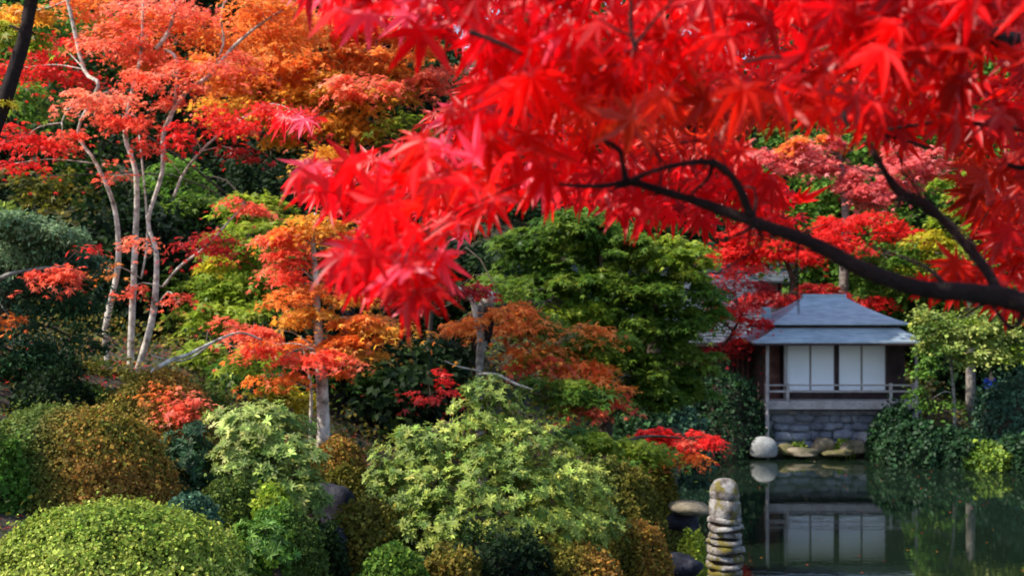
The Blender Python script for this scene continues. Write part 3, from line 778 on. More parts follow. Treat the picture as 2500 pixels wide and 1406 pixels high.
person(2417, 45.6, 'person in a blue jacket standing half hidden behind the shrubs on the right bank')

# ------------------------------------------------------------------ leaves as parts
def leaf_field(root, tpls, pos, nrm, head, size, tint, score, mat_obj, mat_mass, nparts=300, mass_name='leaf_mass'):
    """the leaves that show largest become objects, the others one mesh"""
    order = np.argsort(-score); top = order[:nparts]; rest = order[nparts:]
    if not isinstance(tpls, list): tpls = [tpls]
    K_ = len(tpls)
    if len(rest):
        V, T, C = join([scatter(tpls[q], pos[rest[q::K_]], nrm[rest[q::K_]], head[rest[q::K_]], size[rest[q::K_]], tint[rest[q::K_]]) for q in range(K_)])
        tag(link(mass_name, mesh_np(mass_name, V, T, C), M[mat_mass], root), kind='stuff')
    mes = []
    for tv, tt in tpls:
        me = bpy.data.meshes.new('leaf'); me.from_pydata([tuple(v) for v in tv], [], [tuple(int(q) for q in t) for t in tt]); me.update()
        me.materials.append(M[mat_obj]); mes.append(me)
    x, y, z = frames(nrm[top], head[top]); L = np.array(root.location)
    for q, i in enumerate(top):
        o = bpy.data.objects.new('leaf', mes[q % K_]); COL.objects.link(o); o.parent = root
        s = size[i]; p = pos[i] - L
        o.matrix_local = Matrix(((x[q][0] * s, y[q][0] * s, z[q][0] * s, p[0]), (x[q][1] * s, y[q][1] * s, z[q][1] * s, p[1]), (x[q][2] * s, y[q][2] * s, z[q][2] * s, p[2]), (0, 0, 0, 1)))
        o.color = (*[float(c) for c in tint[i]], 1)
M['glossy_one'] = leaf_material('evergreen_leaf_single', .28, .55, .25, 1.4, objcol=True)

def rhodo(label, blobs, pal, whorls, L=.105, d0=13., name='rhododendron'):
    """whorls of long leaves on the ends of twigs"""
    root = None; P_, N_, H_, S_, T_, SCR = [], [], [], [], [], []
    cs_all = []
    for q, (px, py, d, rx, ry, k) in enumerate(blobs):
        c, r = px_blob(px, py, d, rx, ry)
        if root is None: root = empty(name, (c[0], c[1], h1(c[0], c[1])), label, 'shrub')
        p, o, sc = cloud(c, r, k, sub=max(5, k // 7), flat=.45, shell=.75); cs_all.append((c, sc))
        axis = unit(o * .9 + np.array([0, -.25, .75]) + RNG.normal(size=p.shape) * .25)
        k = int(k * 1.0); base_t = tints(k, G[pal], p, d + px, .15, .6)
        m = 8
        for j in range(m):
            a = 2 * np.pi * j / m + RNG.random(k) * .6
            e1 = unit(np.cross(axis, np.array([[.3, .9, .2]]))); e2 = np.cross(axis, e1)
            h = e1 * np.cos(a)[:, None] + e2 * np.sin(a)[:, None]
            tilt = RNG.uniform(-.1, .6, k)[:, None]
            hd = unit(h + axis * tilt); nr = unit(axis - h * tilt)
            P_.append(p + axis * .01); N_.append(nr); H_.append(hd); S_.append(L * RNG.uniform(.7, 1.25, k))
            T_.append(np.clip(base_t * np.exp(RNG.normal(0, .22, (k, 1))), 0, .9)); SCR.append(-p[:, 1] + .6 * o[:, 2] - .8 * o[:, 1])
    leaf_field(root, T_LONG, *[np.concatenate(a) for a in (P_, N_, H_)], np.concatenate(S_), np.concatenate(T_), np.concatenate(SCR), 'glossy_one', 'glossy')
    mb = MB(); bz = root.location
    pts = [np.array([bz[0], bz[1], bz[2] - .1]), np.array([bz[0] + .1, bz[1], bz[2] + .5]), np.array([bz[0], bz[1] + .1, cs_all[0][0][2]])]
    mb.tube(pts, [.06, .05, .03], 6, 3)
    limbs(mb, pts, cs_all, .025, 12); tag(mb.build('branch_mass', M['bark_brown'], root, True), kind='stuff')
    return root

rhodo('large central rhododendron, a pyramid of pale green leaf whorls', [
    (1190, 1010, 13.4, 90, 75, 320), (1120, 1090, 13.2, 150, 70, 480), (1270, 1110, 13.2, 150, 75, 480), (1000, 1100, 13.0, 80, 70, 260),
    (1010, 1200, 12.8, 120, 75, 480), (1190, 1210, 12.5, 200, 90, 760), (1370, 1190, 13.0, 110, 80, 480), (1110, 1290, 12.5, 150, 60, 460),
    (1300, 1290, 12.6, 170, 70, 560), (1440, 1280, 12.8, 75, 55, 260), (1190, 955, 13.6, 65, 35, 130), (960, 1160, 12.9, 60, 45, 160), (1180, 1370, 12.2, 170, 45, 380), (1370, 1360, 12.4, 110, 40, 260), (1030, 1290, 12.4, 80, 45, 220)], 'rhodo', 0, .066)
rhodo('pale grey green rhododendron between the domes and the orange maple trunk', [
    (640, 1060, 12.2, 120, 70, 260), (560, 1030, 12.4, 60, 40, 160), (690, 1140, 12.0, 100, 80, 460), (740, 1210, 11.9, 55, 50, 200), (590, 1120, 12.0, 80, 60, 280), (640, 1050, 12.2, 110, 60, 240)], 'rhodo2', 0, .075)
rhodo('dark small leaved evergreen in the gap left of the pale rhododendron', [
    (450, 1130, 11.9, 75, 60, 200), (470, 1070, 12.1, 60, 40, 90), (430, 1180, 11.7, 60, 35, 90)], 'deep', 0, .075, name='evergreen_shrub')
rhodo('evergreen with dark open leaves at the lower right of the bright dome', [(650, 1320, 9.2, 75, 50, 90)], 'green', 0, .07, name='evergreen_shrub')

# ------------------------------------------------------------------ middle distance trees
def px_tree(name, label, base, stems, blobs, pal, cat='maple tree', bark='bark_grey', size=.075, tpl=T_STAR, flat=.22, mat='leaf', dens=1.0, up=1.3, rnd=.55, limb=.02, seed=1.0, sides=8, per=4, side_roots=True):
    """stems: list of ([(px,py,d)...],[radius m...]); first point of the first stem continues to the ground"""
    b = P(*base); gz = h1(b[0], b[1]); root = empty(name, (b[0], b[1], gz), label, cat)
    orig = []
    for q, (pts, rad) in enumerate(stems):
        w_ = [P(*p) for p in pts]
        if q == 0 or pts[0][1] > base[1] - 60:
            w_ = [np.array([b[0] + (w_[0][0] - b[0]) * .5, b[1], gz - .15])] + w_; rad = [rad[0] * 1.2] + list(rad)
        mb = MB(); mb.tube(w_, rad, sides, 4, .07)
        mb.build('trunk' if q == 0 else 'stem', M[bark], root, True)
        orig += w_
    bl = []
    for (px, py, d, rx, ry, n, pl) in blobs:
        c, r = px_blob(px, py, d, rx, ry, max(rx * .8, 30) * d / F); bl.append((c, r, int(n * dens), pl or pal))
    o, cs = crown(bl, pal, tpl, up=up, out=.35, rnd=rnd, flat=flat, size=size, mat=mat, parent=root, seed=seed)
    lb = MB(); limbs(lb, orig, cs, limb, per); tag(lb.build('branch_mass', M[bark], root, True), kind='stuff')
    return root

def S(*a): return list(a)
A = 18.0
px_tree('pale_maple', 'pale barked multi stemmed maple with thin red sprays at the left', (315, 930, A),
    [([(318, 905, A), (322, 780, A), (330, 600, A), (333, 430, A), (305, 330, A), (322, 225, A), (345, 120, A), (350, -60, A)], [0.060, 0.052, 0.048, 0.044, 0.032, 0.028, 0.024, 0.016]),
     ([(270, 905, A), (258, 800, A), (288, 650, A), (280, 510, A), (235, 400, A), (190, 320, A), (240, 210, A - .3), (205, 170, A), (165, 0, A), (140, -90, A)], [0.056, 0.052, 0.048, 0.036, 0.028, 0.024, 0.028, 0.032, 0.032, 0.024]),
     ([(345, 875, A - .2), (375, 760, A - .2), (382, 620, A - .2), (362, 540, A - .1), (396, 420, A), (402, 315, A), (455, 225, A), (508, 188, A), (575, 110, A), (650, 50, A), (720, 10, A)], [0.056, 0.056, 0.040, 0.032, 0.036, 0.040, 0.032, 0.032, 0.028, 0.020, 0.016]),
     ([(398, 700, A - .3), (440, 650, A - .4), (500, 605, A - .5), (555, 545, A - .6), (600, 500, A - .7)], [0.024, 0.022, 0.020, 0.016, 0.010]),
     ([(425, 480, A - .1), (445, 430, A - .2), (490, 370, A - .3), (560, 310, A - .4), (650, 255, A - .5)], [0.024, 0.022, 0.020, 0.018, 0.012]),
     ([(340, 330, A), (360, 560, A), (345, 680, A)], [0.014, 0.018, 0.016]),
     ([(508, 188, A), (545, 110, A), (540, 40, A), (560, -40, A)], [0.024, 0.018, 0.016, 0.010]),
     ([(400, 120, A), (432, 150, A), (425, 260, A), (405, 320, A)], [0.016, 0.032, 0.024, 0.024]),
     ([(322, 225, A), (300, 250, A - .2), (180, 260, A - .3), (150, 300, A - .4)], [0.016, 0.016, 0.014, 0.008]),
     ([(380, 120, A), (410, 80, A), (435, 0, A), (440, -60, A)], [0.036, 0.032, 0.028, 0.024])],
    [(130, 110, 19, 100, 45, 900, 'red'), (60, 165, 19, 100, 32, 700, 'red'), (200, 190, 19, 60, 25, 300, 'red'),
     (310, 105, 18, 110, 50, 1100, 'coral'), (420, 185, 17.5, 95, 36, 900, 'coral'), (300, 60, 18.5, 110, 30, 700, 'orange'),
     (520, 100, 18.8, 150, 60, 1500, 'orange'), (620, 30, 18, 140, 45, 1500, 'orange'), (420, 20, 18, 160, 40, 1300, 'coral'), (180, 10, 18.5, 110, 30, 600, 'orange'),
     (20, 40, 19, 60, 30, 400, 'gold'), (250, 20, 19, 120, 40, 700, 'coral'), (700, 60, 18.5, 90, 50, 900, 'orange'), (380, 140, 18.5, 80, 30, 500, 'orange'), (235, 235, 17, 85, 28, 700, 'coral'), (300, 280, 17, 60, 28, 500, 'coral'), (60, 335, 17.5, 90, 35, 700, 'red'), (150, 330, 17.5, 45, 30, 250, 'coral'),
     (520, 290, 17.5, 80, 25, 600, 'red'), (450, 330, 17, 45, 30, 250, 'red'), (600, 300, 17, 50, 25, 200, 'red'), (355, 350, 17, 25, 25, 110, 'coral'), (30, 400, 18, 50, 18, 220, 'red'),
     (590, 500, 17, 60, 18, 320, 'coral'), (500, 585, 17, 110, 22, 450, 'wine'), (340, 590, 17, 50, 12, 120, 'coral'), (580, 370, 17.5, 50, 35, 180, 'wine'),
     (285, 430, 17.5, 30, 35, 90, 'coral'), (440, 250, 18, 60, 25, 250, 'coral'), (560, 150, 17.6, 80, 30, 500, 'coral'), (680, 270, 17, 90, 18, 420, 'red'), (760, 300, 17, 50, 12, 160, 'red'), (430, 735, 17, 28, 24, 110, 'coral'), (330, 700, 17.5, 40, 22, 110, 'coral'), (270, 660, 17.3, 30, 20, 50, 'orange')],
    'coral', bark='bark_pale', size=.068, dens=.85, limb=.012, per=8, seed=1.2)

px_tree('young_maple', 'thin mossy branch rising right out of the rusty dome with bare grey twigs', (345, 950, 14.2),
    [([(345, 945, 14.2), (400, 888, 14.3), (460, 865, 14.5), (520, 835, 14.8), (585, 812, 15), (640, 830, 15.2)], [.028, .03, .025, .02, .016, .01]),
     ([(520, 835, 14.8), (450, 880, 14.6), (370, 868, 14.4)], [.014, .012, .008])],
    [(470, 985, 13.1, 55, 50, 260, 'coral'), (400, 950, 13.2, 70, 35, 160, 'orange'), (560, 790, 15, 40, 20, 120, 'coral'), (430, 1010, 12.8, 50, 40, 120, 'coral')],
    'coral', bark='bark_pale', size=.055, limb=.006, seed=2.2)

B = 24.0
px_tree('orange_maple', 'tall orange and golden maple behind the pale stems, reaching the top edge', (860, 900, B),
    [([(860, 860, B), (830, 600, B), (812, 420, B), (800, 270, B), (790, 170, B), (810, 60, B)], [.16, .14, .12, .09, .06, .03]),
     ([(812, 420, B), (880, 300, B), (960, 180, B), (1010, 120, B)], [.08, .06, .05, .02]),
     ([(812, 430, B), (730, 330, B), (660, 250, B), (600, 180, B)], [.07, .05, .04, .02])],
    [(700, 160, B, 120, 60, 1700, 'orange'), (820, 230, B, 120, 55, 1700, 'gold'), (900, 140, B, 110, 60, 1500, 'orange'), (980, 90, B, 90, 50, 900, 'orange'),
     (640, 240, B, 110, 45, 1500, 'gold'), (700, 310, B, 110, 40, 1400, 'gold'), (870, 300, B, 110, 45, 1400, 'gold'), (960, 210, B, 90, 45, 1000, 'gold'),
     (560, 180, B, 90, 55, 1100, 'orange'), (640, 90, B, 110, 55, 1400, 'orange'), (790, 60, B, 120, 50, 1500, 'orange'), (770, 390, B - 1, 100, 35, 900, 'gold'),
     (900, 210, B - 1.2, 90, 22, 500, 'coral'), (870, 60, B, 90, 40, 800, 'coral'), (1040, 190, B, 80, 50, 700, 'coral'), (980, 330, B, 80, 60, 500, 'lime'), (560, 260, B + 1, 80, 40, 500, 'gold'), (1060, 380, B, 90, 60, 700, 'red')],
    'gold', bark='bark_dark', size=.10, dens=1.25, limb=.035, seed=3.1, flat=.3)

C_ = 16.0
px_tree('coral_maple', 'slim trunked maple with coral and orange layers left of the centre', (790, 1085, C_),
    [([(790, 1070, C_), (787, 960, C_), (782, 860, C_), (775, 780, C_), (772, 690, C_), (765, 600, C_), (770, 520, C_)], [.1, .09, .075, .06, .045, .035, .02]),
     ([(757, 1060, C_ + .9), (760, 960, C_ + .9), (752, 900, C_ + .9), (735, 820, C_ + .8)], [.025, .024, .02, .014])],
    [(710, 640, C_, 55, 45, 900, 'coral'), (690, 590, C_, 50, 25, 450, 'coral'), (820, 545, C_, 100, 25, 900, 'gold'), (720, 575, C_, 80, 20, 450, 'orange'), (850, 590, C_, 60, 25, 250, 'orange'), (750, 690, C_, 40, 30, 300, 'orange'),
     (640, 805, C_ - .5, 65, 14, 500, 'coral'), (700, 838, C_ + .3, 90, 18, 650, 'orange'), (650, 850, C_, 50, 10, 200, 'coral'), (690, 872, C_ - .3, 55, 12, 320, 'coral'), (800, 868, C_ - .6, 55, 14, 350, 'coral'), (870, 828, C_ - .3, 90, 16, 650, 'orange'),
     (730, 765, C_, 70, 28, 700, 'gold'), (860, 780, C_, 110, 20, 900, 'orange'), (960, 798, C_, 70, 12, 400, 'gold'), (890, 860, C_ + .4, 80, 18, 400, 'gold'), (680, 915, C_ - .4, 55, 10, 220, 'orange'), (830, 905, C_ - .3, 40, 10, 90, 'orange'), (840, 735, C_, 80, 22, 450, 'gold'), (720, 725, C_ - .2, 50, 20, 300, 'orange')],
    'coral', bark='bark_pale', size=.072, dens=.85, limb=.010, seed=4.4, flat=.16)

D_ = 27.0
px_tree('green_maple', 'bright green maple filling the gap between the pale stems and the coral maple', (620, 900, D_),
    [([(620, 880, D_), (610, 760, D_), (620, 640, D_), (610, 520, D_)], [.13, .12, .09, .05])],
    [(610, 600, D_, 90, 70, 1400, 'lime'), (640, 510, D_ - 3, 90, 50, 1600, 'lime'), (560, 700, D_ - 2, 90, 50, 1300, 'lime'), (640, 690, D_ - 2, 70, 60, 1100, 'lime'), (480, 780, D_ - 2, 80, 35, 700, 'lime'),
     (560, 770, D_ - 3, 110, 35, 1400, 'lime'), (600, 600, D_ - 5, 80, 60, 1300, 'lime'), (460, 690, D_ - 2, 50, 60, 500, 'olive'), (120, 430, D_ - 2, 90, 50, 500, 'azmoss'), (90, 250, D_ - 1, 80, 50, 500, 'olive'), (480, 500, D_, 70, 50, 500, 'olive'), (500, 860, D_ - 6, 80, 40, 500, 'lime'), (600, 900, D_ - 7, 90, 45, 700, 'green'), (690, 960, D_ - 8, 60, 40, 650, 'yellow'), (640, 880, D_ - 8, 60, 30, 300, 'lime'),
     (470, 430, D_ + 1, 80, 50, 600, 'green'), (520, 650, D_ - 6, 28, 35, 130, 'yellow'), (870, 900, D_ - 4, 80, 35, 500, 'green'), (460, 560, D_ + 1, 60, 60, 350, 'green')],
    'green', bark='bark_brown', size=.13, limb=.03, seed=5.5, flat=.3)

E_ = 14.0
px_tree('layered_evergreen', 'layered grey green evergreen with spreading pads at the left edge', (-20, 880, E_),
    [([(-20, 850, E_), (10, 740, E_), (30, 640, E_), (40, 560, E_)], [.1, .08, .06, .03])],
    [(50, 545, E_ - .4, 110, 28, 3200, 'palegrey'), (140, 575, E_ - .2, 90, 24, 2200, 'palegrey'), (60, 610, E_, 130, 32, 2600, 'palegrey'), (180, 625, E_, 70, 24, 1100, 'blue'), (20, 520, E_, 50, 20, 700, 'rhodo'),
     (40, 700, E_, 100, 35, 1700, 'blue'), (150, 720, E_ + .3, 110, 45, 1500, 'deep'), (40, 790, E_, 110, 45, 1500, 'blue'), (170, 820, E_ + .6, 100, 45, 1300, 'deep'), (30, 860, E_, 100, 40, 1200, 'deep')],
    'rhodo', cat='evergreen tree', bark='bark_brown', size=.07, tpl=T_LONG, mat='dull', limb=.02, seed=6.1, flat=.3, rnd=.8)
px_tree('red_twig_maple', 'small lit coral sprays hanging over the layered evergreen', (-90, 900, 13.4),
    [([(-90, 860, 13.4), (-60, 740, 13.4), (0, 680, 13.3), (70, 660, 13.2), (150, 650, 13.2)], [.04, .035, .03, .02, .01])],
    [(100, 655, 13.1, 70, 22, 260, 'coral'), (180, 660, 13.1, 45, 22, 170, 'coral'), (210, 605, 13.2, 25, 10, 40, 'red'), (20, 770, 13.2, 25, 25, 60, 'orange')],
    'coral', bark='bark_grey', size=.06, limb=.006, seed=6.6)

px_tree('leaning_dark_tree', 'dark leaning trunk crossing the upper left corner', (-250, 900, 13),
    [([(-230, 860, 13), (-120, 560, 13), (-20, 330, 13), (30, 190, 13), (62, 80, 13), (85, -40, 13), (120, -150, 13)], [.11, .1, .09, .085, .075, .07, .06])],
    [(10, 80, 13.2, 40, 30, 220, 'lime'), (90, 100, 13.4, 30, 20, 100, 'lime'), (0, 250, 13, 22, 30, 90, 'yellow'), (120, -160, 13, 200, 80, 1500, 'orange'), (50, 30, 13.3, 70, 14, 150, 'gold')],
    'lime', cat='tree', bark='bark_dark', size=.08, limb=.02, seed=7)

# broken trunk in the centre
bt = P(1180, 920, 20); root = empty('broken_tree', (bt[0], bt[1], h1(bt[0], bt[1])), 'short broken off trunk with pale split bark and a dark hollow at the centre', 'tree stump')
mb = MB(); gz = root.location[2]
mb.tube([np.array([bt[0], bt[1], gz - .1]), P(1170, 1000, 20), P(1170, 900, 20), P(1174, 850, 20), P(1182, 800, 20), P(1186, 755, 20), P(1190, 735, 20)], [.09, .075, .06, .08, .13, .15, .13], 14, 4, .14)
mb.build('trunk', M['bark_grey'], root, True)
mb = MB(); mb.tube([P(1165, 800, 19.95), P(1158, 750, 19.9), P(1145, 722, 19.85), P(1118, 702, 19.8)], [.06, .055, .045, .025], 8, 4, .08); mb.build('branch_stub', M['bark_pale'], root, True)
mb = MB(); mb.tube([P(1190, 738, 20), P(1196, 722, 19.9), P(1185, 710, 19.8)], [.12, .11, .02], 9, 2, .3); mb.build('broken_top', M['bark_pale'], root, True)
mb = MB(); mb.tube([P(1190, 830, 19.93), P(1193, 790, 19.87), P(1190, 748, 19.87)], [.05, .1, .08], 12, 4, .1); mb.build('hollow', M['bark_dark'], root, True)
mb = MB(); mb.tube([P(1170, 912, 19.9), P(1215, 915, 19.7), P(1255, 935, 19.6), P(1300, 950, 19.4)], [.03, .028, .025, .01], 6, 4); mb.tube([P(1172, 905, 19.9), P(1120, 895, 19.7), P(1085, 880, 19.6)], [.02, .015, .008], 5, 3); mb.build('branch', M['bark_pale'], root, True)

px_tree('thin_brown_tree', 'thin brown trunk in the shade left of the broken trunk', (1045, 960, 24), [([(1045, 930, 24), (1048, 840, 24), (1052, 760, 24)], [.07, .06, .05])],
    [(1080, 920, 22, 30, 20, 120, 'red'), (1140, 790, 19.4, 50, 16, 160, 'orange'), (1240, 760, 19.6, 60, 16, 200, 'orange'), (1130, 700, 19.4, 60, 20, 200, 'wine'), (1220, 690, 20.6, 80, 25, 500, 'olive'), (1010, 870, 24, 70, 40, 250, 'green'), (1050, 960, 21, 60, 25, 120, 'wine'), (1030, 900, 23, 14, 12, 20, 'yellow')], 'green', cat='tree', bark='bark_brown', size=.1, seed=8)

GD = 28.0
px_tree('big_green_maple', 'broad green maple turning red at its lower left, in front of the long grey roof', (1480, 1060, GD),
    [([(1480, 1020, GD), (1475, 900, GD), (1490, 760, GD), (1470, 640, GD), (1460, 540, GD)], [.16, .15, .13, .09, .04]),
     ([(1475, 880, GD), (1400, 780, GD), (1320, 700, GD), (1270, 640, GD)], [.09, .07, .05, .03]),
     ([(1480, 860, GD), (1570, 780, GD), (1640, 700, GD), (1690, 640, GD)], [.09, .07, .05, .03])],
    [(1290, 600, GD, 90, 45, 2300, 'olive'), (1400, 560, GD, 90, 45, 2300, 'olive'), (1520, 600, GD, 100, 50, 2500, 'olive'), (1640, 620, GD, 90, 50, 2300, 'lime'), (1340, 680, GD, 110, 40, 2300, 'olive'),
     (1470, 690, GD, 110, 45, 2500, 'olive'), (1610, 700, GD, 110, 45, 2500, 'olive'), (1690, 660, GD, 60, 50, 800, 'lime'), (1400, 760, GD, 110, 35, 11500, 'lime'), (1520, 790, GD, 100, 45, 2300, 'olive'),
     (1640, 790, GD, 90, 55, 2300, 'olive'), (1690, 860, GD, 50, 60, 800, 'olive'), (1560, 880, GD, 110, 50, 1600, 'olive'), (1620, 950, GD, 90, 45, 11500, 'olive'), (1430, 850, GD, 100, 40, 1500, 'lime'), (1490, 940, GD, 90, 40, 800, 'olive'), (1240, 680, GD, 60, 40, 500, 'olive'),
     (1720, 740, GD, 45, 50, 900, 'green'), (1560, 740, GD + 1, 150, 60, 2400, 'green'), (1420, 640, GD + 1, 150, 60, 2400, 'green'), (1700, 940, GD, 50, 60, 800, 'green'), (1480, 540, GD + 1, 160, 50, 2000, 'green'), (1250, 790, GD - 3, 90, 30, 500, 'orange'), (1230, 745, GD - 3, 60, 20, 200, 'orange'), (1290, 840, GD - 3, 90, 22, 260, 'orange'), (1400, 805, GD - 2.5, 80, 16, 220, 'orange'), (1330, 890, GD - 3, 80, 18, 240, 'coral'),
     (1430, 895, GD - 3, 80, 20, 280, 'orange'), (1480, 940, GD - 3.5, 60, 16, 160, 'orange'), (1430, 1000, GD - 4, 45, 24, 300, 'coral'), (1510, 965, GD - 3.5, 50, 20, 130, 'coral'), (1350, 950, GD - 4, 80, 30, 600, 'olive'), (1420, 960, GD - 4, 80, 30, 500, 'green'), (1130, 800, GD - 3, 50, 25, 220, 'orange'),
     (1300, 780, GD - 2, 120, 35, 900, 'olive'), (1340, 860, GD - 2, 120, 35, 1000, 'lime'), (1450, 830, GD - 2, 100, 30, 900, 'olive')],
    'green', bark='bark_brown', size=.13, limb=.03, seed=9.3, flat=.22)

px_tree('waterside_maple', 'low yellow green maple with one bright red spray reaching over the pond', (1480, 1180, 20),
    [([(1480, 1150, 20), (1510, 1090, 20), (1580, 1065, 20.5), (1680, 1070, 21)], [.05, .04, .03, .012])],
    [(1610, 1050, 21, 50, 20, 500, 'red'), (1680, 1070, 21, 60, 20, 550, 'red'), (1740, 1075, 21, 35, 10, 160, 'red'), (1670, 1105, 20.8, 40, 16, 260, 'orange'), (1640, 1080, 20.9, 45, 14, 200, 'coral'),
     (1450, 1080, 19.5, 80, 25, 1000, 'lime'), (1530, 1080, 20, 90, 28, 1100, 'lime'), (1560, 1115, 19.8, 80, 22, 900, 'lime'), (1470, 1125, 19, 80, 22, 700, 'green'), (1400, 1050, 20, 60, 20, 400, 'green')],
    'lime', bark='bark_brown', size=.085, limb=.014, seed=10.1, flat=.2)

px_tree('pink_maple', 'pink sunlit maple seen through the gap under the hanging branch', (2060, 700, 49),
    [([(2060, 680, 49), (2065, 560, 49), (2060, 460, 49), (2050, 380, 49)], [.2, .18, .14, .08])],
    [(1900, 380, 49, 80, 45, 1100, 'pink'), (1990, 380, 49, 90, 50, 1500, 'pink'), (2080, 440, 49, 90, 45, 1300, 'pink'), (2190, 400, 49, 90, 50, 1300, 'pink'), (2150, 470, 49, 90, 35, 1000, 'pink'), (2260, 400, 49, 60, 40, 600, 'pink'), (1960, 340, 49, 60, 35, 500, 'orange')],
    'pink', bark='bark_grey', size=.2, limb=.05, seed=11.3, flat=.35)
px_tree('crimson_maple', 'crimson layered maple above the pavilion roof and the long house', (1930, 760, 46),
    [([(1930, 750, 46), (1935, 680, 46), (1900, 600, 46)], [.15, .12, .06])],
    [(1800, 600, 46, 100, 25, 1300, 'red'), (1900, 625, 46, 100, 25, 1300, 'red'), (2110, 540, 47, 110, 28, 1200, 'red'), (2210, 570, 47, 60, 22, 500, 'red'), (2010, 590, 46, 90, 22, 900, 'red'), (1760, 570, 46, 60, 40, 600, 'red'), (1850, 540, 47, 90, 35, 700, 'red'),
     (1960, 715, 45, 110, 22, 1000, 'wine'), (1880, 730, 45, 90, 20, 700, 'wine'), (2140, 730, 46, 50, 24, 300, 'red')],
    'red', bark='bark_brown', size=.17, limb=.04, seed=12.1, flat=.2)
px_tree('roofside_maple', 'small red maple drooping in front of the slatted wall left of the pavilion', (1760, 900, 41.2),
    [([(1760, 880, 41.2), (1790, 810, 41), (1810, 770, 40.5)], [.07, .06, .03])],
    [(1800, 750, 40, 65, 22, 800, 'red'), (1840, 780, 40, 45, 18, 350, 'red'), (1810, 830, 40, 22, 28, 220, 'red'), (1770, 850, 41, 60, 35, 300, 'wine'), (1850, 700, 42, 60, 16, 350, 'wine'), (1770, 700, 42, 50, 14, 220, 'red'), (1720, 770, 41, 60, 22, 400, 'wine'), (1800, 660, 42.5, 70, 14, 350, 'red'), (1740, 720, 41, 40, 30, 300, 'green'), (1740, 780, 41, 40, 25, 150, 'green')],
    'red', bark='bark_brown', size=.12, limb=.03, seed=12.7, flat=.2)
px_tree('yellow_green_tree', 'yellow green sunlit tree at the right behind the thick branch', (2370, 760, 45),
    [([(2370, 740, 45), (2375, 640, 45), (2370, 540, 45), (2360, 470, 45)], [.17, .15, .1, .05])],
    [(2350, 470, 45, 80, 45, 1100, 'lime'), (2420, 440, 45, 60, 40, 600, 'lime'), (2380, 530, 45, 100, 45, 1300, 'lime'), (2290, 590, 45, 80, 40, 900, 'yellow'), (2340, 640, 45, 110, 45, 1300, 'lime'), (2460, 620, 45, 80, 60, 900, 'lime'), (2230, 660, 46, 70, 35, 700, 'lime'), (2150, 620, 46, 80, 40, 900, 'green'), (2480, 720, 45, 70, 50, 800, 'yellow')],
    'lime', cat='tree', bark='bark_grey', size=.2, limb=.05, seed=13.3, flat=.35, tpl=T_WIDE)
px_tree('right_bank_tree', 'light green tree with thin grey trunk on the bank right of the pavilion', (2330, 1045, 38.2),
    [([(2330, 1040, 38.2), (2328, 960, 38.2), (2322, 880, 38.2), (2330, 800, 38.2)], [.06, .055, .05, .03])],
    [(2300, 820, 38, 75, 45, 2300, 'rhodo2'), (2390, 800, 38, 90, 45, 2600, 'rhodo2'), (2470, 815, 38, 70, 50, 2000, 'rhodo'), (2350, 860, 37.8, 90, 25, 1200, 'rhodo2'), (2450, 770, 38.5, 90, 35, 1600, 'rhodo2'), (2280, 770, 38.4, 50, 25, 700, 'rhodo2'), (2270, 880, 38, 45, 40, 600, 'green'), (2440, 870, 38, 60, 25, 500, 'lime'), (2280, 970, 38, 50, 35, 400, 'green'), (2350, 770, 38.5, 90, 25, 900, 'lime')],
    'lime', cat='tree', bark='bark_grey', size=.13, limb=.03, seed=14.2, flat=.4, tpl=T_WIDE, mat='glossy')
px_tree('added_shade_tree', 'tall dark evergreen added behind the big green maple to shade the pavilion', (1600, 1000, 39.8),  # added tree, hidden by nearer foliage; casts the shade over the pavilion
    [([(1600, 980, 39.8), (1596, 700, 39.8), (1600, 400, 39.8), (1605, 150, 39.8), (1600, -100, 39.8)], [.3, .26, .2, .13, .06])],
    [(1600, -60, 39.8, 130, 110, 2400, 'deep'), (1610, 120, 39.5, 190, 110, 3400, 'deep'), (1560, 280, 39, 200, 100, 3400, 'deep'), (1650, 280, 40.5, 170, 90, 2600, 'deep'), (1600, 420, 39.8, 200, 90, 3200, 'deep'), (1560, 560, 40.5, 150, 80, 2400, 'deep'), (1640, 540, 38.8, 130, 60, 1500, 'deep')],
    'deep', cat='evergreen tree', bark='bark_brown', size=.28, limb=.07, seed=15.2, flat=.4, tpl=T_WIDE, mat='dull')

# leafy ground cover on the banks
N = 90000; fx = RNG.uniform(-26, 26, N); fy = RNG.uniform(8, 62, N); fx = np.where(fy < 30, fx * .7 - 4, fx)
fz = H(fx, fy); lump = .5 + .5 * noise3(np.stack([fx, fy, fy * 0], 1), 4., .9)
k = (fz > .1) & ~((fx > 8.6) & (fx < 15.2) & (fy > 38.5) & (fy < 46)) & ~((fx > -4) & (fx < 13) & (fy > 47) & (fy < 61))
up_ = RNG.random(N) ** 1.3 * (.12 + .55 * np.clip(lump, 0, 1)) * np.interp(fy, [8, 15, 25], [.35, .8, 1.6])
fp = np.stack([fx, fy, fz + up_], 1)[k]; n = len(fp)
V, T, C = scatter(T_WIDE, fp, np.array([0, -.2, .9]) + RNG.normal(size=(n, 3)) * .6, RNG.normal(size=(n, 3)), np.interp(fp[:, 1], [8, 20, 60], [.06, .1, .22]) * RNG.uniform(.7, 1.3, n), tints(n, G['dark'] + G['azmoss'] + G['deep'][:2], fp, 2))
tag(link('ground_cover', mesh_np('ground_cover', V, T, C), M['dull']), label='dark low leafy ground cover on the garden banks', kind='stuff')

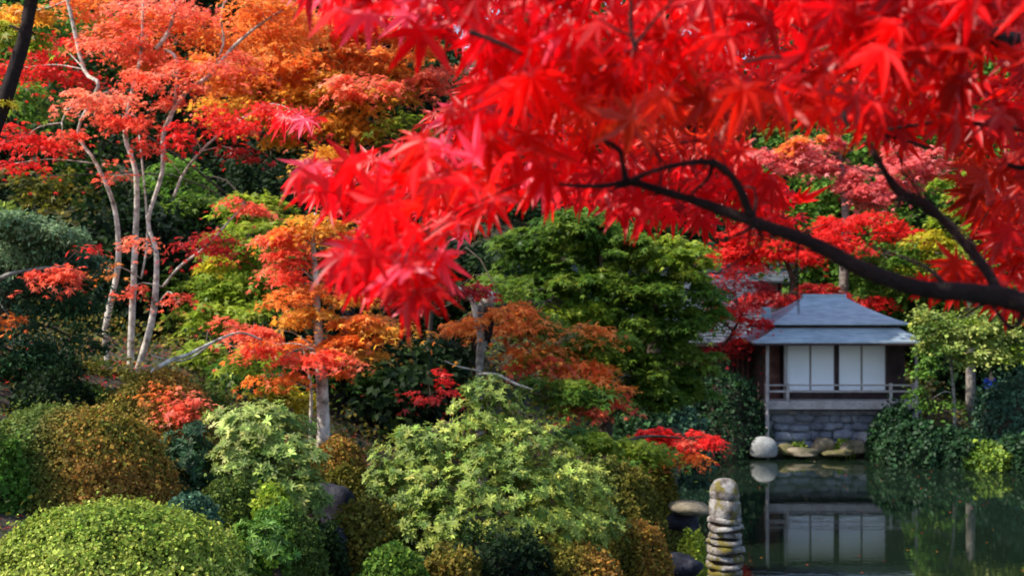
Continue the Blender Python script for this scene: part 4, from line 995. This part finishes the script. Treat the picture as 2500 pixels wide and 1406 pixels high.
# fallen leaves on the banks
N = 9000; fx = RNG.uniform(-9, 5, N); fy = RNG.uniform(8, 30, N); fz = H(fx, fy); k = fz > .1
fp = np.stack([fx, fy, fz + .03], 1)[k]; n = len(fp)
V, T, C = scatter(T_STAR3, fp, np.array([0, 0, 1.]) + RNG.normal(size=(n, 3)) * .3, RNG.normal(size=(n, 3)), RNG.uniform(.03, .06, n), tints(n, G['wine'] + G['orange'][:2], fp, 2))
tag(link('fallen_leaves', mesh_np('fallen_leaves', V, T, C), M['leaf']), label='fallen red and orange maple leaves on the mossy bank', kind='stuff')

# ------------------------------------------------------------------ the near maple: branch and hanging leaves
def inside(poly, x, y):
    poly = np.array(poly, float); r = np.zeros(len(x), bool); j = len(poly) - 1
    for i in range(len(poly)):
        xi, yi = poly[i]; xj, yj = poly[j]
        r ^= ((yi > y) != (yj > y)) & (x < (xj - xi) * (y - yi) / (yj - yi + 1e-9) + xi); j = i
    return r
MASS = [(700, -260), (735, 20), (800, 30), (870, 60), (960, 40), (1040, 90), (1110, 80), (1190, 110), (1150, 220), (1080, 270), (1020, 300), (960, 350), (860, 390), (770, 400), (710, 420), (715, 460),
        (800, 500), (880, 540), (930, 590), (1000, 570), (1080, 560), (1150, 570), (1200, 520), (1280, 470), (1390, 480), (1500, 500), (1570, 540), (1640, 520), (1760, 560), (1860, 560), (1950, 540),
        (1960, 480), (1900, 440), (1830, 400), (1800, 330), (1890, 270), (1960, 280), (2040, 280), (2100, 320), (2200, 340), (2300, 320), (2360, 400), (2440, 470), (2700, 520), (2800, 200), (2760, -260)]
LOW = [(800, 640), (860, 600), (950, 590), (1030, 600), (1080, 640), (1010, 665), (1070, 720), (1040, 735), (930, 680), (850, 665)]
RLOW = [(2240, 690), (2300, 650), (2330, 620), (2420, 640), (2500, 600), (2640, 640), (2600, 740), (2440, 750), (2350, 730)]
RMID = [(2340, 430), (2520, 430), (2600, 640), (2460, 620), (2380, 540)]
TWIGL = [(640, 265), (700, 265), (800, 300), (760, 310), (690, 290)]
def fill(poly, n, d0, d1):
    a = np.array(poly); x = RNG.uniform(a[:, 0].min(), a[:, 0].max(), n * 6); y = RNG.uniform(a[:, 1].min(), a[:, 1].max(), n * 6)
    k = inside(poly, x, y); x, y = x[k][:n], y[k][:n]
    return x, y, RNG.uniform(d0, d1, len(x))
parts = [fill(MASS, 2700, 1.15, 2.8), fill(LOW, 95, 1.2, 1.8), fill(RLOW, 70, 1.35, 1.9), fill(RMID, 95, 1.5, 2.5), fill(TWIGL, 12, 2.3, 2.7)]
lx = np.concatenate([p[0] for p in parts]); ly = np.concatenate([p[1] for p in parts]); ld = np.concatenate([p[2] for p in parts])
# leaves beside the bare lower branches grow on twigs behind them
nearb = (ly > 300) & (lx > 1340); ld = np.where(nearb, np.maximum(ld, 1.5 + .8 * RNG.random(len(ld))), ld)
pos = np.stack([(lx - 1250) / F * ld, ld, EYE - (ly - HZ) / F * ld], 1); n = len(pos)
left = np.clip((1500 - lx) / 800, 0, 1)[:, None]
nrm = unit(np.array([0., -.72, .5]) + np.array([-.25, 0, .15]) * left + RNG.normal(size=(n, 3)) * .42)
head = unit(np.array([-.5, -.1, -.62]) + np.array([-.3, 0, .32]) * left + RNG.normal(size=(n, 3)) * .55)
size = RNG.uniform(.036, .058, n)
u = noise3(np.stack([lx / 260, ly / 200, ld], 1), 3.0, 1.0) + RNG.normal(0, .35, n)
red = np.array([.72, .003, .005]); crim = np.array([.50, .003, .010]); org = np.array([.72, .03, .006])
ka = np.clip(u, 0, 1)[:, None]; kb = np.clip(-u, 0, 1)[:, None]
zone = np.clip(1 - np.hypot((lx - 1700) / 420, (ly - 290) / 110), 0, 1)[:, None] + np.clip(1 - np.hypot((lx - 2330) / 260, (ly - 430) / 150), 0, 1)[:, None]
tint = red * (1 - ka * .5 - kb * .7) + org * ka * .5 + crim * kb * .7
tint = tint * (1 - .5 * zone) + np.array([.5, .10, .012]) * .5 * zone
tint = np.where(((RNG.random(n) < .14) & (lx < 1400))[:, None], np.array([.75, .07, .12]), tint)  # pink sun highlights on the left leaves, painted into their tint
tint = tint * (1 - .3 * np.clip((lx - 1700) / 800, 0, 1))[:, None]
tint = np.clip(tint * np.exp(RNG.normal(0, .28, (n, 1))), 0, .95)
NR = np.array([2.3, 2.0])
root = empty('red_maple', (2.45, 1.75, h1(2.45, 1.75)), 'near maple whose dark branch and large scarlet leaves hang over the upper right', 'maple tree')
T_FRONT = star(7, 128, .30, .32, lens=np.array([.5, .78, .95, 1.0, .95, .78, .5]), wide=math.radians(13))
def vary(tpl, curl, twist, skew, seed):
    v = tpl[0].copy(); r = np.random.default_rng(seed)
    ang = np.arctan2(v[:, 1], v[:, 0]); rad = np.hypot(v[:, 0], v[:, 1])
    rad = rad * (1 + .12 * np.sin(3 * ang + seed) * (rad > .4)); ang = ang + .1 * np.sin(2 * ang + seed * 2) * rad
    z = v[:, 2] - curl * rad ** 2 + twist * v[:, 0] * v[:, 1] + skew * v[:, 1] + .05 * np.sin(5 * ang + seed) * rad
    return np.stack([rad * np.cos(ang), rad * np.sin(ang), z], 1), tpl[1]
FR = [vary(T_FRONT, *a) for a in ((0, 0, 0, 1), (.25, .2, .1, 2), (-.2, -.3, 0, 3), (.3, .1, -.15, 4), (.0, .35, .1, 5), (.45, -.2, 0, 6), (-.1, -.3, .15, 7))]
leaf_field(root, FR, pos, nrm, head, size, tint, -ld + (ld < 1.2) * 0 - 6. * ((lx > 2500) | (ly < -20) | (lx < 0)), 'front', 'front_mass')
mb = MB(); gz = root.location[2]
mb.tube([(2.45, 1.75, gz - .1), (2.4, 1.72, gz + .6), (2.2, 1.6, 4.35), (1.75, 1.45, 4.72), (1.15, 1.36, 4.86)], [.11, .09, .07, .045, .03], 12, 4, .05); mb.build('trunk', M['bark_dark'], root, True)
BR = [([(3000, 830, 1.4), (2640, 790, 1.35), (2500, 742, 1.3), (2430, 722, 1.3), (2240, 702, 1.3), (2100, 655, 1.3), (1980, 592, 1.3), (1850, 545, 1.3), (1700, 492, 1.3), (1545, 445, 1.3)], [34, 32, 30, 27, 22, 21, 18, 17, 12, 11]),
      ([(1545, 440, 1.3), (1490, 452, 1.3), (1430, 455, 1.3), (1365, 450, 1.3)], [9, 7, 6, 4]),
      ([(1835, 535, 1.3), (1810, 470, 1.28), (1780, 425, 1.27), (1735, 397, 1.26), (1660, 402, 1.26), (1590, 420, 1.27), (1540, 442, 1.29)], [13, 11, 10, 9, 7, 6, 8]),
      ([(1740, 405, 1.27), (1725, 440, 1.28), (1685, 475, 1.29)], [7, 5, 4]),
      ([(1528, 445, 1.3), (1520, 400, 1.29), (1510, 365, 1.28), (1455, 335, 1.28)], [10, 7, 7, 5]),
      ([(1545, 448, 1.3), (1480, 468, 1.3)], [5, 3]),
      ([(2440, 715, 1.32), (2400, 650, 1.34), (2330, 565, 1.36), (2260, 500, 1.37), (2205, 478, 1.38), (2160, 420, 1.38), (2118, 345, 1.38)], [14, 14, 13, 13, 15, 8, 9]),
      ([(2215, 485, 1.38), (2175, 490, 1.38)], [8, 4]),
      ([(2600, 330, 1.5), (2460, 312, 1.5), (2370, 302, 1.5), (2270, 302, 1.5), (2150, 320, 1.5)], [8, 7, 6, 5, 3]),
      ([(2160, 330, 1.55), (2230, 350, 1.55), (2280, 365, 1.55)], [4, 4, 3]),
      ([(2600, 150, 1.7), (2500, 115, 1.6), (2440, 95, 1.55), (2395, 60, 1.5)], [42, 30, 24, 16]),
      ([(2620, 400, 1.4), (2500, 410, 1.4), (2460, 402, 1.4)], [8, 7, 5]),
      ([(1550, 125, 1.12), (1540, 60, 1.12), (1545, -40, 1.12), (1570, -200, 1.15)], [6, 5, 4, 5]),
      ([(1552, 110, 1.12), (1590, 60, 1.12), (1650, -10, 1.12)], [5, 4, 3]),
      ([(1275, 132, 1.12), (1210, 102, 1.12), (1145, 78, 1.12)], [4, 6, 7]),
      ([(1910, 140, 1.13), (1860, 143, 1.13), (1810, 155, 1.13)], [4, 5, 3]),
      ([(2060, 270, 1.13), (2062, 290, 1.13), (2070, 305, 1.13)], [3, 8, 5]),
      ([(1460, 45, 1.12), (1500, 70, 1.12), (1545, 90, 1.12)], [2, 3, 3])]
for pts, rad in BR:
    mb = MB(); mb.tube([P(*p) for p in pts], [r * .92 * p[2] / F for r, p in zip(rad, pts)], 12, 6, .13)
    mb.build('branch', M['bark_dark'], root, True)
mb = MB()
for pts, rad in BR[:1] + BR[2:3] + BR[6:7]:
    w_ = [P(*p) for p in pts]
    for q in range(1, len(w_) - 1):
        for s in range(2):
            a = w_[q] + (w_[q + 1] - w_[q]) * random.random(); r0 = rad[q] * 1.3 / F
            d1 = np.array([random.uniform(-.6, .1), random.uniform(.2, .8), random.uniform(-.3, .7)]); L = random.uniform(.06, .2)
            mid = a + d1 * L * .5 + RNG.normal(size=3) * .012
            mb.tube([a, mid, a + d1 * L + RNG.normal(size=3) * .02], [r0 * .3, r0 * .2, r0 * .1], 5, 3, .1)
tag(mb.build('side_twigs', M['bark_dark'], root, True), kind='stuff')
# fine twigs linking leaves
mb = MB(); joints = np.concatenate([np.array([P(*p) for p in pts]) for pts, _ in BR])
for i in RNG.permutation(n)[:170]:
    k = np.argmin(np.linalg.norm(joints - pos[i], axis=1)); a = pos[i] + (joints[k] - pos[i]) * min(1, .12 / (np.linalg.norm(joints[k] - pos[i]) + 1e-6))
    a = a + np.array([0.02, .01, .03])
    mb.tube([a, (a + pos[i]) / 2 + np.array([0, 0, .008]), pos[i]], [.0012, .001, .0007], 4, 3)
tag(mb.build('twigs', M['bark_dark'], root, True), kind='stuff')
# red leaf stalks
mb = MB(); vis = np.argsort(ld)[:1500]
for i in vis:
    a = pos[i]; b_ = a - head[i] * RNG.uniform(.018, .035) + np.array([0, .004, .008])
    mb.tube([a, (a + b_) / 2 + RNG.normal(size=3) * .002, b_], [.0006, .0006, .0008], 3, 1)
tag(mb.build('leaf_stalks', plain('red_stalk', (.3, .01, .012), .5), root), kind='stuff')
# fallen leaves afloat on the pond
N = 170; fx = RNG.uniform(4.2, 20, N); fy = RNG.uniform(15, 38.5, N); k = H(fx, fy) < -.1; fp = np.stack([fx, fy, fx * 0 + .006], 1)[k]; q = len(fp)
V, T, C = scatter(T_STAR, fp, np.array([0, 0, 1.]) + RNG.normal(size=(q, 3)) * .04, RNG.normal(size=(q, 3)), RNG.uniform(.03, .06, q), tints(q, G['wine'] + G['gold'], fp, 2))
tag(link('floating_leaves', mesh_np('floating_leaves', V, T, C), M['leaf']), label='scattered fallen leaves afloat on the dark pond', kind='stuff')


# ------------------------------------------------------------------ done
